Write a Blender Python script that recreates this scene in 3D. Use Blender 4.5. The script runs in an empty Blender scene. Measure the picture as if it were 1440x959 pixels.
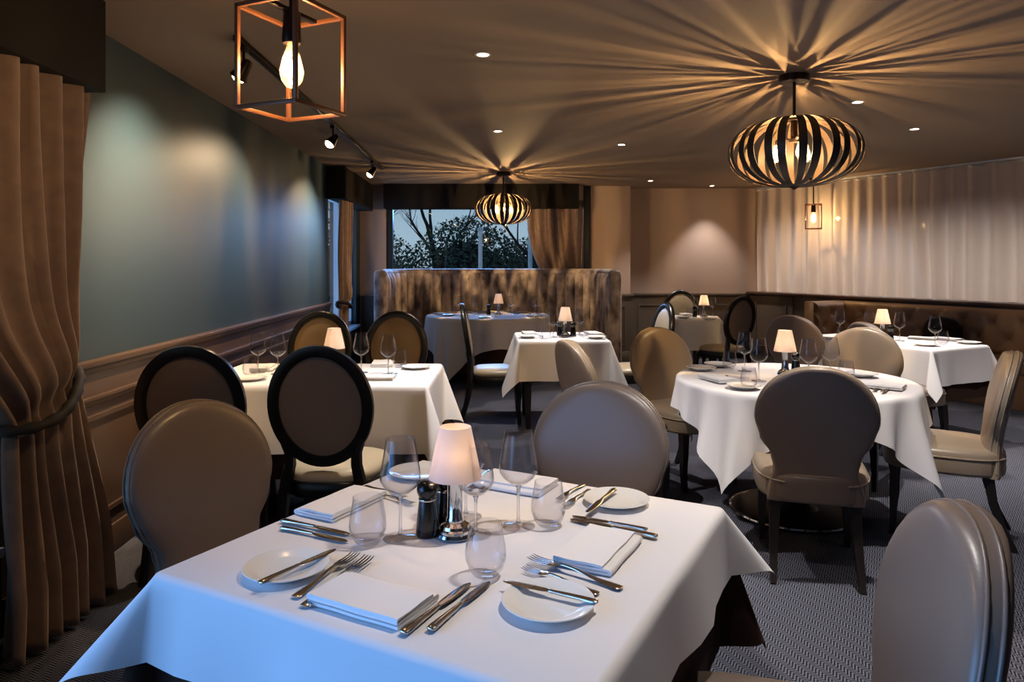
import bpy, bmesh, math, random
from mathutils import Vector, Matrix
random.seed(7)
PI = math.pi
sc = bpy.context.scene
COL = sc.collection
H = 1.40            # camera height
FPX = 1000.0        # focal length in pixels of a 1440 wide frame
HZ = 370.0          # horizon row
TZ = 0.760          # cloth surface height

def at(px, py, z=TZ):
    d = FPX * (H - z) / (py - HZ)
    return Vector(((px - 720) * d / FPX, d, z))

# ------------------------------------------------------------------ materials
def lin(c):
    r = []
    for v in c:
        v = v / 255.0
        r.append(v / 12.92 if v <= 0.04045 else ((v + 0.055) / 1.055) ** 2.4)
    return (r[0], r[1], r[2], 1.0)

def base_mat(name):
    m = bpy.data.materials.new(name); m.use_nodes = True
    nt = m.node_tree
    return m, nt, nt.nodes['Principled BSDF']

def mat(name, col, rough=0.5, metal=0.0, spec=0.5, col2=None, scale=8.0, detail=3.0, bump=0.0, bscale=60.0, stretch=None, sheen=0.0, coat=0.0):
    m, nt, b = base_mat(name)
    b.inputs['Base Color'].default_value = lin(col)
    b.inputs['Roughness'].default_value = rough
    b.inputs['Metallic'].default_value = metal
    b.inputs['Specular IOR Level'].default_value = spec
    if sheen: b.inputs['Sheen Weight'].default_value = sheen
    if coat: b.inputs['Coat Weight'].default_value = coat
    tc = nt.nodes.new('ShaderNodeTexCoord')
    vec = tc.outputs['Object']
    if stretch:
        mp = nt.nodes.new('ShaderNodeMapping'); mp.inputs['Scale'].default_value = stretch
        nt.links.new(vec, mp.inputs['Vector']); vec = mp.outputs['Vector']
    if col2:
        n = nt.nodes.new('ShaderNodeTexNoise'); n.inputs['Scale'].default_value = scale; n.inputs['Detail'].default_value = detail
        r = nt.nodes.new('ShaderNodeValToRGB')
        r.color_ramp.elements[0].position = 0.35; r.color_ramp.elements[0].color = lin(col)
        r.color_ramp.elements[1].position = 0.65; r.color_ramp.elements[1].color = lin(col2)
        nt.links.new(vec, n.inputs['Vector']); nt.links.new(n.outputs['Fac'], r.inputs['Fac'])
        nt.links.new(r.outputs['Color'], b.inputs['Base Color'])
    if bump:
        n = nt.nodes.new('ShaderNodeTexNoise'); n.inputs['Scale'].default_value = bscale; n.inputs['Detail'].default_value = 2
        bp = nt.nodes.new('ShaderNodeBump'); bp.inputs['Strength'].default_value = bump; bp.inputs['Distance'].default_value = 0.004
        nt.links.new(vec, n.inputs['Vector']); nt.links.new(n.outputs['Fac'], bp.inputs['Height'])
        nt.links.new(bp.outputs['Normal'], b.inputs['Normal'])
    return m

def emis(name, col, strength):
    m = bpy.data.materials.new(name); m.use_nodes = True
    nt = m.node_tree; nt.nodes.clear()
    o = nt.nodes.new('ShaderNodeOutputMaterial'); e = nt.nodes.new('ShaderNodeEmission')
    e.inputs['Color'].default_value = lin(col); e.inputs['Strength'].default_value = strength
    nt.links.new(e.outputs[0], o.inputs['Surface'])
    return m

def glass(name, tint=(250, 251, 252), base=0.035, edge=0.75, power=4.0):
    """thin clear glass: light passes straight through, grazing angles mirror"""
    m = bpy.data.materials.new(name); m.use_nodes = True
    nt = m.node_tree; nt.nodes.clear()
    o = nt.nodes.new('ShaderNodeOutputMaterial'); mx = nt.nodes.new('ShaderNodeMixShader')
    t = nt.nodes.new('ShaderNodeBsdfTransparent'); t.inputs['Color'].default_value = lin(tint)
    g = nt.nodes.new('ShaderNodeBsdfGlossy'); g.inputs['Roughness'].default_value = 0.02
    f = nt.nodes.new('ShaderNodeLayerWeight'); f.inputs['Blend'].default_value = 0.5
    p = nt.nodes.new('ShaderNodeMath'); p.operation = 'POWER'; p.inputs[1].default_value = power
    k = nt.nodes.new('ShaderNodeMath'); k.operation = 'MULTIPLY_ADD'; k.inputs[1].default_value = edge; k.inputs[2].default_value = base; k.use_clamp = True
    nt.links.new(f.outputs['Facing'], p.inputs[0]); nt.links.new(p.outputs[0], k.inputs[0]); nt.links.new(k.outputs[0], mx.inputs['Fac'])
    nt.links.new(t.outputs[0], mx.inputs[1]); nt.links.new(g.outputs[0], mx.inputs[2])
    nt.links.new(mx.outputs[0], o.inputs['Surface'])
    return m

def refr(name):
    m = bpy.data.materials.new(name); m.use_nodes = True
    nt = m.node_tree; nt.nodes.clear()
    o = nt.nodes.new('ShaderNodeOutputMaterial'); mx = nt.nodes.new('ShaderNodeMixShader'); mx.inputs['Fac'].default_value = 0.55
    t = nt.nodes.new('ShaderNodeBsdfTransparent'); g = nt.nodes.new('ShaderNodeBsdfGlass'); g.inputs['IOR'].default_value = 1.5; g.inputs['Roughness'].default_value = 0.0
    nt.links.new(t.outputs[0], mx.inputs[1]); nt.links.new(g.outputs[0], mx.inputs[2]); nt.links.new(mx.outputs[0], o.inputs['Surface'])
    return m

def translucent(name, col, transp=0.0, trans=0.5):
    m = bpy.data.materials.new(name); m.use_nodes = True
    nt = m.node_tree; nt.nodes.clear()
    o = nt.nodes.new('ShaderNodeOutputMaterial')
    d = nt.nodes.new('ShaderNodeBsdfDiffuse'); d.inputs['Color'].default_value = lin(col)
    t = nt.nodes.new('ShaderNodeBsdfTranslucent'); t.inputs['Color'].default_value = lin(col)
    a = nt.nodes.new('ShaderNodeMixShader'); a.inputs['Fac'].default_value = trans
    nt.links.new(d.outputs[0], a.inputs[1]); nt.links.new(t.outputs[0], a.inputs[2])
    out = a
    if transp:
        tr = nt.nodes.new('ShaderNodeBsdfTransparent')
        b = nt.nodes.new('ShaderNodeMixShader'); b.inputs['Fac'].default_value = transp
        nt.links.new(a.outputs[0], b.inputs[1]); nt.links.new(tr.outputs[0], b.inputs[2]); out = b
    nt.links.new(out.outputs[0], o.inputs['Surface'])
    return m

def carpet_mat():
    m, nt, b = base_mat('carpet')
    L, N = nt.links.new, nt.nodes.new
    tc = N('ShaderNodeTexCoord'); sp = N('ShaderNodeSeparateXYZ'); L(tc.outputs['Object'], sp.inputs[0])
    def math_(op, a, b_=None):
        n = N('ShaderNodeMath'); n.operation = op
        for i, v in enumerate((a, b_)):
            if v is None: continue
            if isinstance(v, (int, float)): n.inputs[i].default_value = v
            else: L(v, n.inputs[i])
        return n.outputs[0]
    u = math_('ADD', math_('MULTIPLY', sp.outputs[0], 0.94), math_('MULTIPLY', sp.outputs[1], 0.34))
    v = math_('SUBTRACT', math_('MULTIPLY', sp.outputs[1], 0.94), math_('MULTIPLY', sp.outputs[0], 0.34))
    tri = math_('PINGPONG', u, 0.024)
    s = math_('SINE', math_('MULTIPLY', math_('ADD', v, tri), 2 * PI / 0.0145))
    nz = N('ShaderNodeTexNoise'); nz.inputs['Scale'].default_value = 260; L(tc.outputs['Object'], nz.inputs['Vector'])
    s2 = math_('ADD', math_('MULTIPLY', s, 0.26), nz.outputs['Fac'])
    r = N('ShaderNodeValToRGB')
    r.color_ramp.elements[0].position = 0.30; r.color_ramp.elements[0].color = lin((22, 22, 26))
    r.color_ramp.elements[1].position = 0.75; r.color_ramp.elements[1].color = lin((116, 118, 132))
    L(s2, r.inputs['Fac'])
    big = N('ShaderNodeTexNoise'); big.inputs['Scale'].default_value = 1.1; big.inputs['Detail'].default_value = 1.0; L(tc.outputs['Object'], big.inputs['Vector'])
    r2 = N('ShaderNodeValToRGB'); r2.color_ramp.interpolation = 'EASE'
    r2.color_ramp.elements[0].position = 0.46; r2.color_ramp.elements[0].color = (0.62, 0.62, 0.64, 1)
    r2.color_ramp.elements[1].position = 0.50; r2.color_ramp.elements[1].color = (1, 1, 1, 1)
    L(big.outputs['Fac'], r2.inputs['Fac'])
    mx = N('ShaderNodeMix'); mx.data_type = 'RGBA'; mx.blend_type = 'MULTIPLY'; mx.inputs['Factor'].default_value = 1.0
    L(r.outputs['Color'], mx.inputs[6]); L(r2.outputs['Color'], mx.inputs[7])
    L(mx.outputs[2], b.inputs['Base Color'])
    b.inputs['Roughness'].default_value = 1.0; b.inputs['Specular IOR Level'].default_value = 0.05
    bp = N('ShaderNodeBump'); bp.inputs['Strength'].default_value = 0.5; bp.inputs['Distance'].default_value = 0.004
    L(s2, bp.inputs['Height']); L(bp.outputs['Normal'], b.inputs['Normal'])
    return m

MT = dict(
    carpet=carpet_mat(),
    ceiling=mat('ceiling_paint', (140, 122, 107), 0.8, spec=0.2, bump=0.03, bscale=25),
    teal=mat('teal_wall_paint', (40, 58, 68), 0.46, spec=0.4, bump=0.03, bscale=40),
    dado=mat('brown_panel_paint', (74, 56, 45), 0.42, spec=0.4),
    dadog=mat('grey_brown_panel_paint', (92, 80, 70), 0.45, spec=0.4),
    wall=mat('taupe_wallpaper', (172, 150, 138), 0.7, spec=0.2, col2=(164, 142, 130), scale=30, stretch=(12, 12, 1)),
    pelmet=mat('dark_pelmet_fabric', (22, 18, 17), 0.8, spec=0.2),
    velvet=mat('taupe_curtain_velvet', (134, 112, 100), 0.75, spec=0.2, col2=(122, 102, 92), scale=14, sheen=0.3),
    rope=mat('dark_rope', (30, 24, 24), 0.7),
    blackframe=mat('black_window_frame', (22, 22, 24), 0.4),
    postwhite=mat('bright_white_paint', (246, 248, 252), 0.4),
    whiteframe=mat('white_painted_metal', (215, 220, 228), 0.4),
    pane=glass('window_pane_glass', (247, 250, 252), 0.03, 0.6, 5),
    screen=glass('partition_glass', (250, 250, 250), 0.01, 0.2, 5),
    crystal=glass('clear_drinking_glass', (248, 248, 250), 0.02, 1.0, 3.4),
    solidglass=refr('solid_clear_glass'),
    bulbglass=glass('amber_bulb_glass', (255, 236, 196), 0.03, 0.6, 4),
    linen=mat('white_table_linen', (232, 229, 230), 0.85, spec=0.15, bump=0.05, bscale=500),
    napkin=mat('white_napkin_linen', (238, 235, 235), 0.85, spec=0.15, bump=0.05, bscale=500),
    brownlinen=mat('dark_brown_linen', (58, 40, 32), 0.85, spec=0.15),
    china=mat('white_glazed_china', (238, 236, 232), 0.12, spec=0.6),
    steel=mat('polished_steel', (190, 184, 176), 0.16, metal=1.0),
    chrome=mat('chrome', (205, 205, 205), 0.08, metal=1.0),
    millblack=mat('black_lacquer', (10, 9, 10), 0.22, spec=0.5),
    leather=mat('taupe_leather', (118, 103, 92), 0.36, spec=0.5, bump=0.06, bscale=180),
    backleather=mat('brown_back_leather', (114, 96, 84), 0.40, spec=0.45, bump=0.06, bscale=180),
    tanleather=mat('warm_tan_leather', (152, 134, 113), 0.34, spec=0.5, bump=0.06, bscale=180),
    cream=mat('cream_leather', (176, 160, 134), 0.34, spec=0.5, bump=0.06, bscale=180),
    tan=mat('tan_leather', (160, 128, 88), 0.36, spec=0.5, bump=0.06, bscale=180),
    backfab=mat('taupe_back_fabric', (122, 106, 98), 0.8, spec=0.2, bump=0.15, bscale=400),
    ebony=mat('black_lacquered_wood', (14, 11, 10), 0.3, spec=0.5),
    darkleg=mat('dark_stained_wood', (22, 16, 14), 0.4, spec=0.5, col2=(30, 22, 18), scale=6, stretch=(8, 8, 1)),
    darkmetal=mat('dark_bronze_metal', (40, 30, 26), 0.35, metal=0.8),
    copper=mat('copper_metal', (104, 62, 38), 0.45, metal=0.35),
    slat=mat('black_stained_slat', (30, 22, 18), 0.5, spec=0.4),
    slatin=mat('brown_veneer', (56, 43, 33), 0.55, spec=0.3),
    shade=translucent('frosted_lamp_shade', (242, 232, 228), 0.14, 0.5),
    sheer=translucent('sheer_voile', (228, 212, 200), 0.16, 0.45),
    ban=mat('dark_brown_leather', (134, 108, 90), 0.4, spec=0.5, bump=0.05, bscale=150),
    ledge=mat('dark_ledge_wood', (70, 48, 38), 0.4, spec=0.4),
    booth=mat('marbled_brown_velvet', (84, 72, 74), 0.5, spec=0.4, col2=(188, 172, 166), scale=9, detail=7, stretch=(1, 1, 0.6), sheen=0.5),
    boothout=mat('brown_velvet', (78, 56, 44), 0.7, spec=0.3, sheen=0.3),
    bark=mat('dark_bark', (34, 32, 32), 0.9),
    leaf=mat('dark_evergreen_leaf', (62, 76, 60), 0.8, col2=(84, 90, 66), scale=2),
    lawn=mat('dark_lawn', (44, 54, 40), 0.95, col2=(60, 64, 46), scale=3),
    filament=emis('glowing_filament', (255, 200, 120), 60),
    spotglow=emis('lit_reflector', (255, 222, 178), 18),
    downglow=emis('lit_downlight', (255, 244, 232), 22),
    candle=emis('candle_flame', (255, 196, 120), 14),
    plasterw=mat('white_plaster_trim', (220, 214, 206), 0.5),
)

def scatter(m, col, k):
    nt = m.node_tree; o = next(n for n in nt.nodes if n.type == 'OUTPUT_MATERIAL')
    src = o.inputs['Surface'].links[0].from_socket
    t = nt.nodes.new('ShaderNodeBsdfTranslucent'); t.inputs['Color'].default_value = lin(col)
    x = nt.nodes.new('ShaderNodeMixShader'); x.inputs['Fac'].default_value = k
    nt.links.new(src, x.inputs[1]); nt.links.new(t.outputs[0], x.inputs[2]); nt.links.new(x.outputs[0], o.inputs['Surface'])
scatter(MT['bulbglass'], (255, 214, 150), 0.05)

# ------------------------------------------------------------------ geometry
def merge(*gs):
    V, F = [], []
    for v, f in gs:
        o = len(V); V += [tuple(p) for p in v]; F += [tuple(i + o for i in q) for q in f]
    return V, F

def xf(g, M):
    return [tuple(M @ Vector(p)) for p in g[0]], g[1]

def move(g, x=0, y=0, z=0):
    return [(p[0] + x, p[1] + y, p[2] + z) for p in g[0]], g[1]

def box(x0, x1, y0, y1, z0, z1):
    V = [(x0, y0, z0), (x1, y0, z0), (x1, y1, z0), (x0, y1, z0), (x0, y0, z1), (x1, y0, z1), (x1, y1, z1), (x0, y1, z1)]
    return V, [(0, 3, 2, 1), (4, 5, 6, 7), (0, 1, 5, 4), (1, 2, 6, 5), (2, 3, 7, 6), (3, 0, 4, 7)]

def lathe(prof, n=32):
    V, F, rings = [], [], []
    for r, z in prof:
        if r < 1e-6:
            rings.append([len(V)]); V.append((0, 0, z))
        else:
            rings.append(list(range(len(V), len(V) + n)))
            V += [(r * math.cos(2 * PI * k / n), r * math.sin(2 * PI * k / n), z) for k in range(n)]
    for a, b in zip(rings, rings[1:]):
        for k in range(n):
            k2 = (k + 1) % n
            if len(a) == 1 and len(b) == 1: continue
            if len(a) == 1: F.append((a[0], b[k2], b[k]))
            elif len(b) == 1: F.append((a[k], a[k2], b[0]))
            else: F.append((a[k], a[k2], b[k2], b[k]))
    return V, F

def loft(rings, caps=True, closed=False):
    n = len(rings[0]); V, F = [], []
    for r in rings: V += [tuple(p) for p in r]
    m = len(rings)
    for i in range(m if closed else m - 1):
        a, b = i * n, ((i + 1) % m) * n
        for k in range(n):
            k2 = (k + 1) % n
            F.append((a + k, a + k2, b + k2, b + k))
    if caps and not closed:
        F.append(tuple(reversed(range(n)))); F.append(tuple(range((m - 1) * n, m * n)))
    return V, F

def tube(pts, r, n=8, closed=False, shape=None):
    pts = [Vector(p) for p in pts]; m = len(pts); rings = []
    t0 = (pts[1] - pts[0]).normalized()
    up = Vector((0, 0, 1)) if abs(t0.z) < 0.9 else Vector((1, 0, 0))
    nrm = (up - t0 * up.dot(t0)).normalized()
    for i in range(m):
        if closed: t = pts[(i + 1) % m] - pts[(i - 1) % m]
        else: t = pts[min(i + 1, m - 1)] - pts[max(i - 1, 0)]
        t.normalize()
        nrm = nrm - t * nrm.dot(t)
        if nrm.length < 1e-6: nrm = t.orthogonal()
        nrm.normalize(); bn = t.cross(nrm)
        rr = r[i] if isinstance(r, (list, tuple)) else r
        ring = []
        for k in range(n):
            a = 2 * PI * k / n + (PI / 4 if n == 4 else 0)
            if shape: cx, cy = shape(a)
            else: cx, cy = math.cos(a), math.sin(a)
            ring.append(pts[i] + nrm * (cx * rr) + bn * (cy * rr))
        rings.append(ring)
    return loft(rings, True, closed)

def grid(rows, closed_u=False):
    n = len(rows[0]); V, F = [], []
    for r in rows: V += [tuple(p) for p in r]
    for i in range(len(rows) - 1):
        for k in range(n if closed_u else n - 1):
            k2 = (k + 1) % n
            F.append((i * n + k, i * n + k2, (i + 1) * n + k2, (i + 1) * n + k))
    return V, F

def sell(a, hx, hy, e=2.0):
    c, s = math.cos(a), math.sin(a)
    return (hx * math.copysign(abs(c) ** (2 / e), c), hy * math.copysign(abs(s) ** (2 / e), s))

def obj(name, g, m, parent=None, smooth=True, bevel=0.0, segs=2, ang=40, solid=0.0, subsurf=0):
    me = bpy.data.meshes.new(name)
    me.from_pydata([tuple(v) for v in g[0]], [], g[1]); me.update()
    if bevel or True:
        bm = bmesh.new(); bm.from_mesh(me)
        if bevel:
            es = [e for e in bm.edges if len(e.link_faces) == 2 and e.calc_face_angle(0) > 0.6]
            bmesh.ops.bevel(bm, geom=es, offset=bevel, segments=segs, profile=0.5, affect='EDGES', clamp_overlap=True)
        bmesh.ops.recalc_face_normals(bm, faces=bm.faces)
        bm.to_mesh(me); bm.free()
    if smooth:
        me.polygons.foreach_set('use_smooth', [True] * len(me.polygons))
        me.set_sharp_from_angle(angle=math.radians(ang))
    for mm in (m if isinstance(m, (list, tuple)) else [m]):
        me.materials.append(MT[mm] if isinstance(mm, str) else mm)
    o = bpy.data.objects.new(name, me); COL.objects.link(o)
    if parent is not None: o.parent = parent
    if solid:
        md = o.modifiers.new('thickness', 'SOLIDIFY'); md.thickness = solid; md.offset = 0
    if subsurf:
        md = o.modifiers.new('smooth', 'SUBSURF'); md.levels = md.render_levels = subsurf
    return o

def tag(o, label, cat, group=None, kind=None):
    if label: o['label'] = label
    if cat: o['category'] = cat
    if group: o['group'] = group
    if kind: o['kind'] = kind
    return o

def empty(name, loc=(0, 0, 0), rz=0.0):
    o = bpy.data.objects.new(name, None); COL.objects.link(o)
    o.empty_display_size = 0.1
    o.location = loc; o.rotation_euler = (0, 0, rz)
    return o

def struct(name, g, m, parent=None, **k):
    o = obj(name, g, m, parent, **k)
    if parent is None: o['kind'] = 'structure'
    return o

def copy_tree(o, parent=None):
    c = o.copy(); COL.objects.link(c)
    for k in ('label', 'group'):
        if parent is None and k in c: del c[k]
    c.parent = parent
    for ch in list(o.children):
        copy_tree(ch, c)
    return c

PROTO = {}
def spawn(key, loc, rz=0.0, scale=1.0):
    """first call hands out the built thing itself, later calls copies of it and of its parts"""
    root, used = PROTO[key]
    if used: o = copy_tree(root)
    else: o = root; PROTO[key][1] = True
    o.location = loc; o.rotation_euler = (0, 0, rz)
    o.scale = (scale,) * 3
    return o

def lamp_light(name, kind, loc, energy, col, parent=None, radius=0.02, **k):
    l = bpy.data.lights.new(name, kind); l.energy = energy; l.color = col
    if kind in ('POINT', 'SPOT'): l.shadow_soft_size = radius
    for a, b in k.items(): setattr(l, a, b)
    o = bpy.data.objects.new(name, l); COL.objects.link(o); o.location = loc
    if parent is not None: o.parent = parent
    return o

def aim(o, target):
    d = Vector(target) - o.location
    o.rotation_euler = d.to_track_quat('-Z', 'Y').to_euler()

WARM = (1.0, 0.76, 0.50)
WARMW = (1.0, 0.80, 0.60)
NEUT = (1.0, 0.93, 0.87)
BLUE = (0.17, 0.44, 1.0)

# ------------------------------------------------------------------ room shell
ZC = 2.50
def lw(s, off, z):      # left wall frame: s along it, off into the room
    return Vector((-1.845 - 0.032 * s + off, s + 0.032 * off, z))
def lbox(s0, s1, o0, o1, z0, z1):
    V, F = box(s0, s1, o0, o1, z0, z1)
    return [tuple(lw(p[0], p[1], p[2])) for p in V], [tuple(reversed(f)) for f in F]
PD = Vector((0.4696, -0.8829, 0)); PN = Vector((-0.8829, -0.4696, 0)); PO = Vector((3.50, 10.45, 0))
def pw(s, off, z):      # partition frame: s from the far corner towards the camera, off into the dining room
    v = PO + PD * s + PN * off; return Vector((v.x, v.y, z))
def pbox(s0, s1, o0, o1, z0, z1):
    V, F = box(s0, s1, o0, o1, z0, z1)
    return [tuple(pw(p[0], p[1], p[2])) for p in V], F

struct('floor', box(-2.6, 12, -3.0, 11.6, -0.1, 0.0), 'carpet', smooth=False)
struct('ceiling', box(-2.6, 12, -3.0, 11.6, ZC, ZC + 0.1), 'ceiling', smooth=False)

# left wall: near window 0 (behind the swept curtain), teal panel, far window
W1 = (-1.5, 2.62); W2 = (8.15, 9.85)
struct('wall_left', merge(
    lbox(-3, W1[0], -0.16, 0, 0, ZC), lbox(W1[0], W1[1], -0.16, 0, 0, 0.35), lbox(W1[0], W1[1], -0.16, 0, 2.22, ZC),
    lbox(W1[1], W2[0], -0.16, 0, 0, ZC), lbox(W2[0], W2[1], -0.16, 0, 0, 0.55), lbox(W2[0], W2[1], -0.16, 0, 2.22, ZC),
    lbox(W2[1], 10.6, -0.16, 0, 0, ZC)), 'teal', smooth=False)
# left dado: panels, top rail, second rail, skirting
def panel_frame(fn, s0, s1, z0, z1, off, w=0.022, d=0.014):
    return merge(fn(s0, s1, off, off + d, z1 - w, z1), fn(s0, s1, off, off + d, z0, z0 + w),
                 fn(s0, s0 + w, off, off + d, z0 + w, z1 - w), fn(s1 - w, s1, off, off + d, z0 + w, z1 - w))
d0 = [lbox(2.66, 8.12, 0, 0.02, 0.14, 0.93)]
s = 3.15
while s < 7.9:
    d0.append(panel_frame(lbox, s, min(s + 1.12, 8.0), 0.22, 0.70, 0.02)); s += 1.22
wd = struct('trim_1', merge(*d0), 'dado', smooth=False)
obj('top_rail', merge(lbox(2.66, 8.12, 0, 0.05, 0.925, 0.955), lbox(2.66, 8.12, 0, 0.035, 0.895, 0.925)), 'dado', wd, bevel=0.006)
obj('second_rail', merge(lbox(2.66, 8.12, 0.02, 0.042, 0.765, 0.79), lbox(2.66, 8.12, 0.02, 0.034, 0.745, 0.765)), 'dado', wd, bevel=0.005)
struct('baseboard_left', lbox(2.66, 8.12, 0, 0.03, 0, 0.14), 'dado', bevel=0.006)

def window_left(name, w, z0, z1, n):
    g = [lbox(w[0], w[1], -0.12, -0.06, z0, z0 + 0.06), lbox(w[0], w[1], -0.12, -0.06, z1 - 0.06, z1)]
    for i in range(n + 1):
        c = w[0] + (w[1] - w[0]) * i / n
        a, b = max(w[0], c - 0.03), min(w[1], c + 0.03)
        g.append(lbox(a, b, -0.12, -0.06, z0 + 0.06, z1 - 0.06))
    f = struct(name, merge(*g), 'whiteframe', smooth=False)
    obj('window_sill', lbox(w[0] - 0.0, w[1] + 0.0, -0.06, 0.06, z0 - 0.03, z0 + 0.005), 'whiteframe', f, bevel=0.005)
    obj('pane', lbox(w[0] + 0.02, w[1] - 0.02, -0.094, -0.088, z0 + 0.04, z1 - 0.04), 'pane', f, smooth=False)
window_left('window_1', W1, 0.35, 2.22, 3)
window_left('window_2', W2, 0.55, 2.22, 2)

# back wall with the picture window, a shallow pier, and the right recess
YB = 10.15
WX = (-1.80, 1.02); WZ = (0.85, 2.30)
struct('wall_back', merge(
    box(-2.6, WX[0], YB, YB + 0.2, 0, ZC), box(WX[0], WX[1], YB, YB + 0.2, 0, WZ[0]), box(WX[0], WX[1], YB, YB + 0.2, WZ[1], ZC),
    box(WX[1], 1.69, YB, YB + 0.5, 0, ZC), box(1.69, 3.70, 10.45, 10.65, 0, ZC)), 'wall', smooth=False)
f3 = struct('window_3', merge(box(WX[0], WX[1], YB + 0.06, YB + 0.12, WZ[0], WZ[0] + 0.06), box(WX[0], WX[1], YB + 0.06, YB + 0.12, WZ[1] - 0.06, WZ[1]),
    box(WX[0], WX[0] + 0.09, YB + 0.04, YB + 0.12, WZ[0] + 0.06, WZ[1] - 0.06), box(WX[1] - 0.06, WX[1], YB + 0.06, YB + 0.12, WZ[0] + 0.06, WZ[1] - 0.06)), 'blackframe', smooth=False)
obj('pane', box(WX[0] + 0.05, WX[1] - 0.04, YB + 0.088, YB + 0.094, WZ[0] + 0.04, WZ[1] - 0.04), 'pane', f3, smooth=False)
obj('window_sill', box(WX[0], WX[1], YB - 0.08, YB + 0.06, WZ[0] - 0.03, WZ[0] + 0.004), 'whiteframe', f3, bevel=0.006)
obj('jamb', box(1.02, 1.12, YB - 0.03, YB, 0.95, 2.5), 'blackframe', f3, bevel=0.004)

def bbox_(s0, s1, o0, o1, z0, z1):      # frame on the recessed back wall (y = 10.45, facing the camera)
    return box(s0, s1, 10.45 - o1, 10.45 - o0, z0, z1)
wb = struct('trim_2', merge(box(1.69, 3.50, 10.43, 10.45, 0.14, 0.93), panel_frame(bbox_, 1.85, 2.55, 0.22, 0.80, 0.02),
    panel_frame(bbox_, 2.65, 3.35, 0.22, 0.80, 0.02), box(1.12, 1.71, 10.13, 10.15, 0.14, 0.93), panel_frame(lambda a, b, c, d, e, f: box(a, b, 10.15 - d, 10.15 - c, e, f), 1.2, 1.62, 0.22, 0.8, 0.02),
    box(1.69, 1.71, 10.15, 10.43, 0.14, 0.93)), 'dadog', smooth=False)
obj('top_rail', merge(box(1.70, 3.50, 10.40, 10.45, 0.925, 0.96), box(1.12, 1.72, 10.10, 10.15, 0.925, 0.96), box(1.69, 1.74, 10.15, 10.40, 0.925, 0.96)), 'dadog', wb, bevel=0.006)
struct('baseboard_back', merge(box(1.71, 3.50, 10.42, 10.45, 0, 0.14), box(-2.16, 1.72, 10.12, 10.15, 0, 0.14)), 'dadog', bevel=0.005)
struct('trim_3', box(-2.14, -1.80, YB - 0.02, YB, 0.14, 0.93), 'dado', smooth=False)

# rear and side walls of the room (out of view, they close the room)
struct('wall_rear', box(-2.6, 12, -3.1, -3.0, 0, ZC), 'wall', smooth=False)
struct('wall_right', merge(box(7.2, 7.3, -3.0, 3.35, 0, ZC)), 'wall', smooth=False)
struct('wall_side_room', merge(box(11.0, 11.1, -3.0, 11.6, 0, ZC), box(3.7, 11.0, 11.2, 11.3, 0, ZC)), 'wall', smooth=False)

# half-height partition with ledge, glass screen and sheer curtain above
PL = 8.1
hp = struct('partition', pbox(0, PL, -0.12, 0.0, 0, 0.95), 'dadog', smooth=False)
obj('wainscot', merge(pbox(0.02, 0.78, 0, 0.02, 0.14, 0.93), panel_frame(pbox, 0.12, 0.68, 0.2, 0.86, 0.02, 0.02, 0.012)), 'dadog', hp, smooth=False)
obj('ledge', pbox(0, PL, -0.14, 0.09, 0.95, 0.985), 'ledge', hp, bevel=0.008)
struct('window_4', pbox(0.9, PL - 0.05, -0.012, -0.004, 0.985, ZC - 0.02), 'screen', smooth=False)

def wave_sheet(fn, s0, s1, z0, z1, per, amp, base, n=16, nz=10, jit=0.25, seed=1):
    rnd = random.Random(seed); cols = []; s = s0; ph = 0.0
    rows = []
    knots = [];
    while s < s1:
        p = per * (1 + rnd.uniform(-jit, jit)); a = amp * (1 + rnd.uniform(-0.3, 0.3))
        for k in range(n):
            t = k / n
            if s + p * t <= s1: knots.append((s + p * t, a * math.sin(2 * PI * t), rnd.random()))
        s += p
    for j in range(nz + 1):
        z = z1 + (z0 - z1) * j / nz
        row = []
        for (q, a, _) in knots:
            row.append(fn(q + 0.02 * math.sin(z * 1.7 + q * 5) * (j / nz), base + a * (0.75 + 0.5 * j / nz), z))
        rows.append(row)
    return grid(rows)

o = tag(obj('sheer_curtain', wave_sheet(pw, 0.05, PL - 0.1, 0.99, ZC - 0.03, 0.21, 0.034, -0.085, seed=3), 'sheer', ang=80),
        'long pleated sheer voile curtain hanging from the ceiling above the partition ledge', 'curtain')
obj('heading_tape', wave_sheet(pw, 0.05, PL - 0.1, ZC - 0.055, ZC - 0.026, 0.21, 0.036, -0.085, nz=2, seed=3), 'plasterw', o, ang=80, solid=0.004)
tk = tag(obj('curtain_track', pbox(0.02, PL - 0.05, -0.10, -0.07, ZC - 0.022, ZC), 'whiteframe', bevel=0.003), 'slim white ceiling track carrying the sheer voile curtain', 'curtain track')

# ------------------------------------------------------------------ pelmets and velvet curtains
p = tag(obj('pelmet', lbox(-1.6, 2.98, 0.005, 0.235, 2.115, ZC - 0.002), 'pelmet', bevel=0.004), 'dark boxed pelmet in the near left corner above the swept taupe curtain', 'pelmet')
p = tag(obj('pelmet', lbox(8.02, 9.98, 0.005, 0.21, 2.13, ZC - 0.002), 'pelmet', bevel=0.004), 'short dark pelmet on the teal wall above the narrow tan curtain', 'pelmet')
p = tag(obj('pelmet', box(-1.78, 0.93, 9.84, 10.11, 2.16, ZC - 0.002), 'pelmet', bevel=0.004), 'wide dark pelmet across the top of the picture window behind the booth', 'pelmet')

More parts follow.
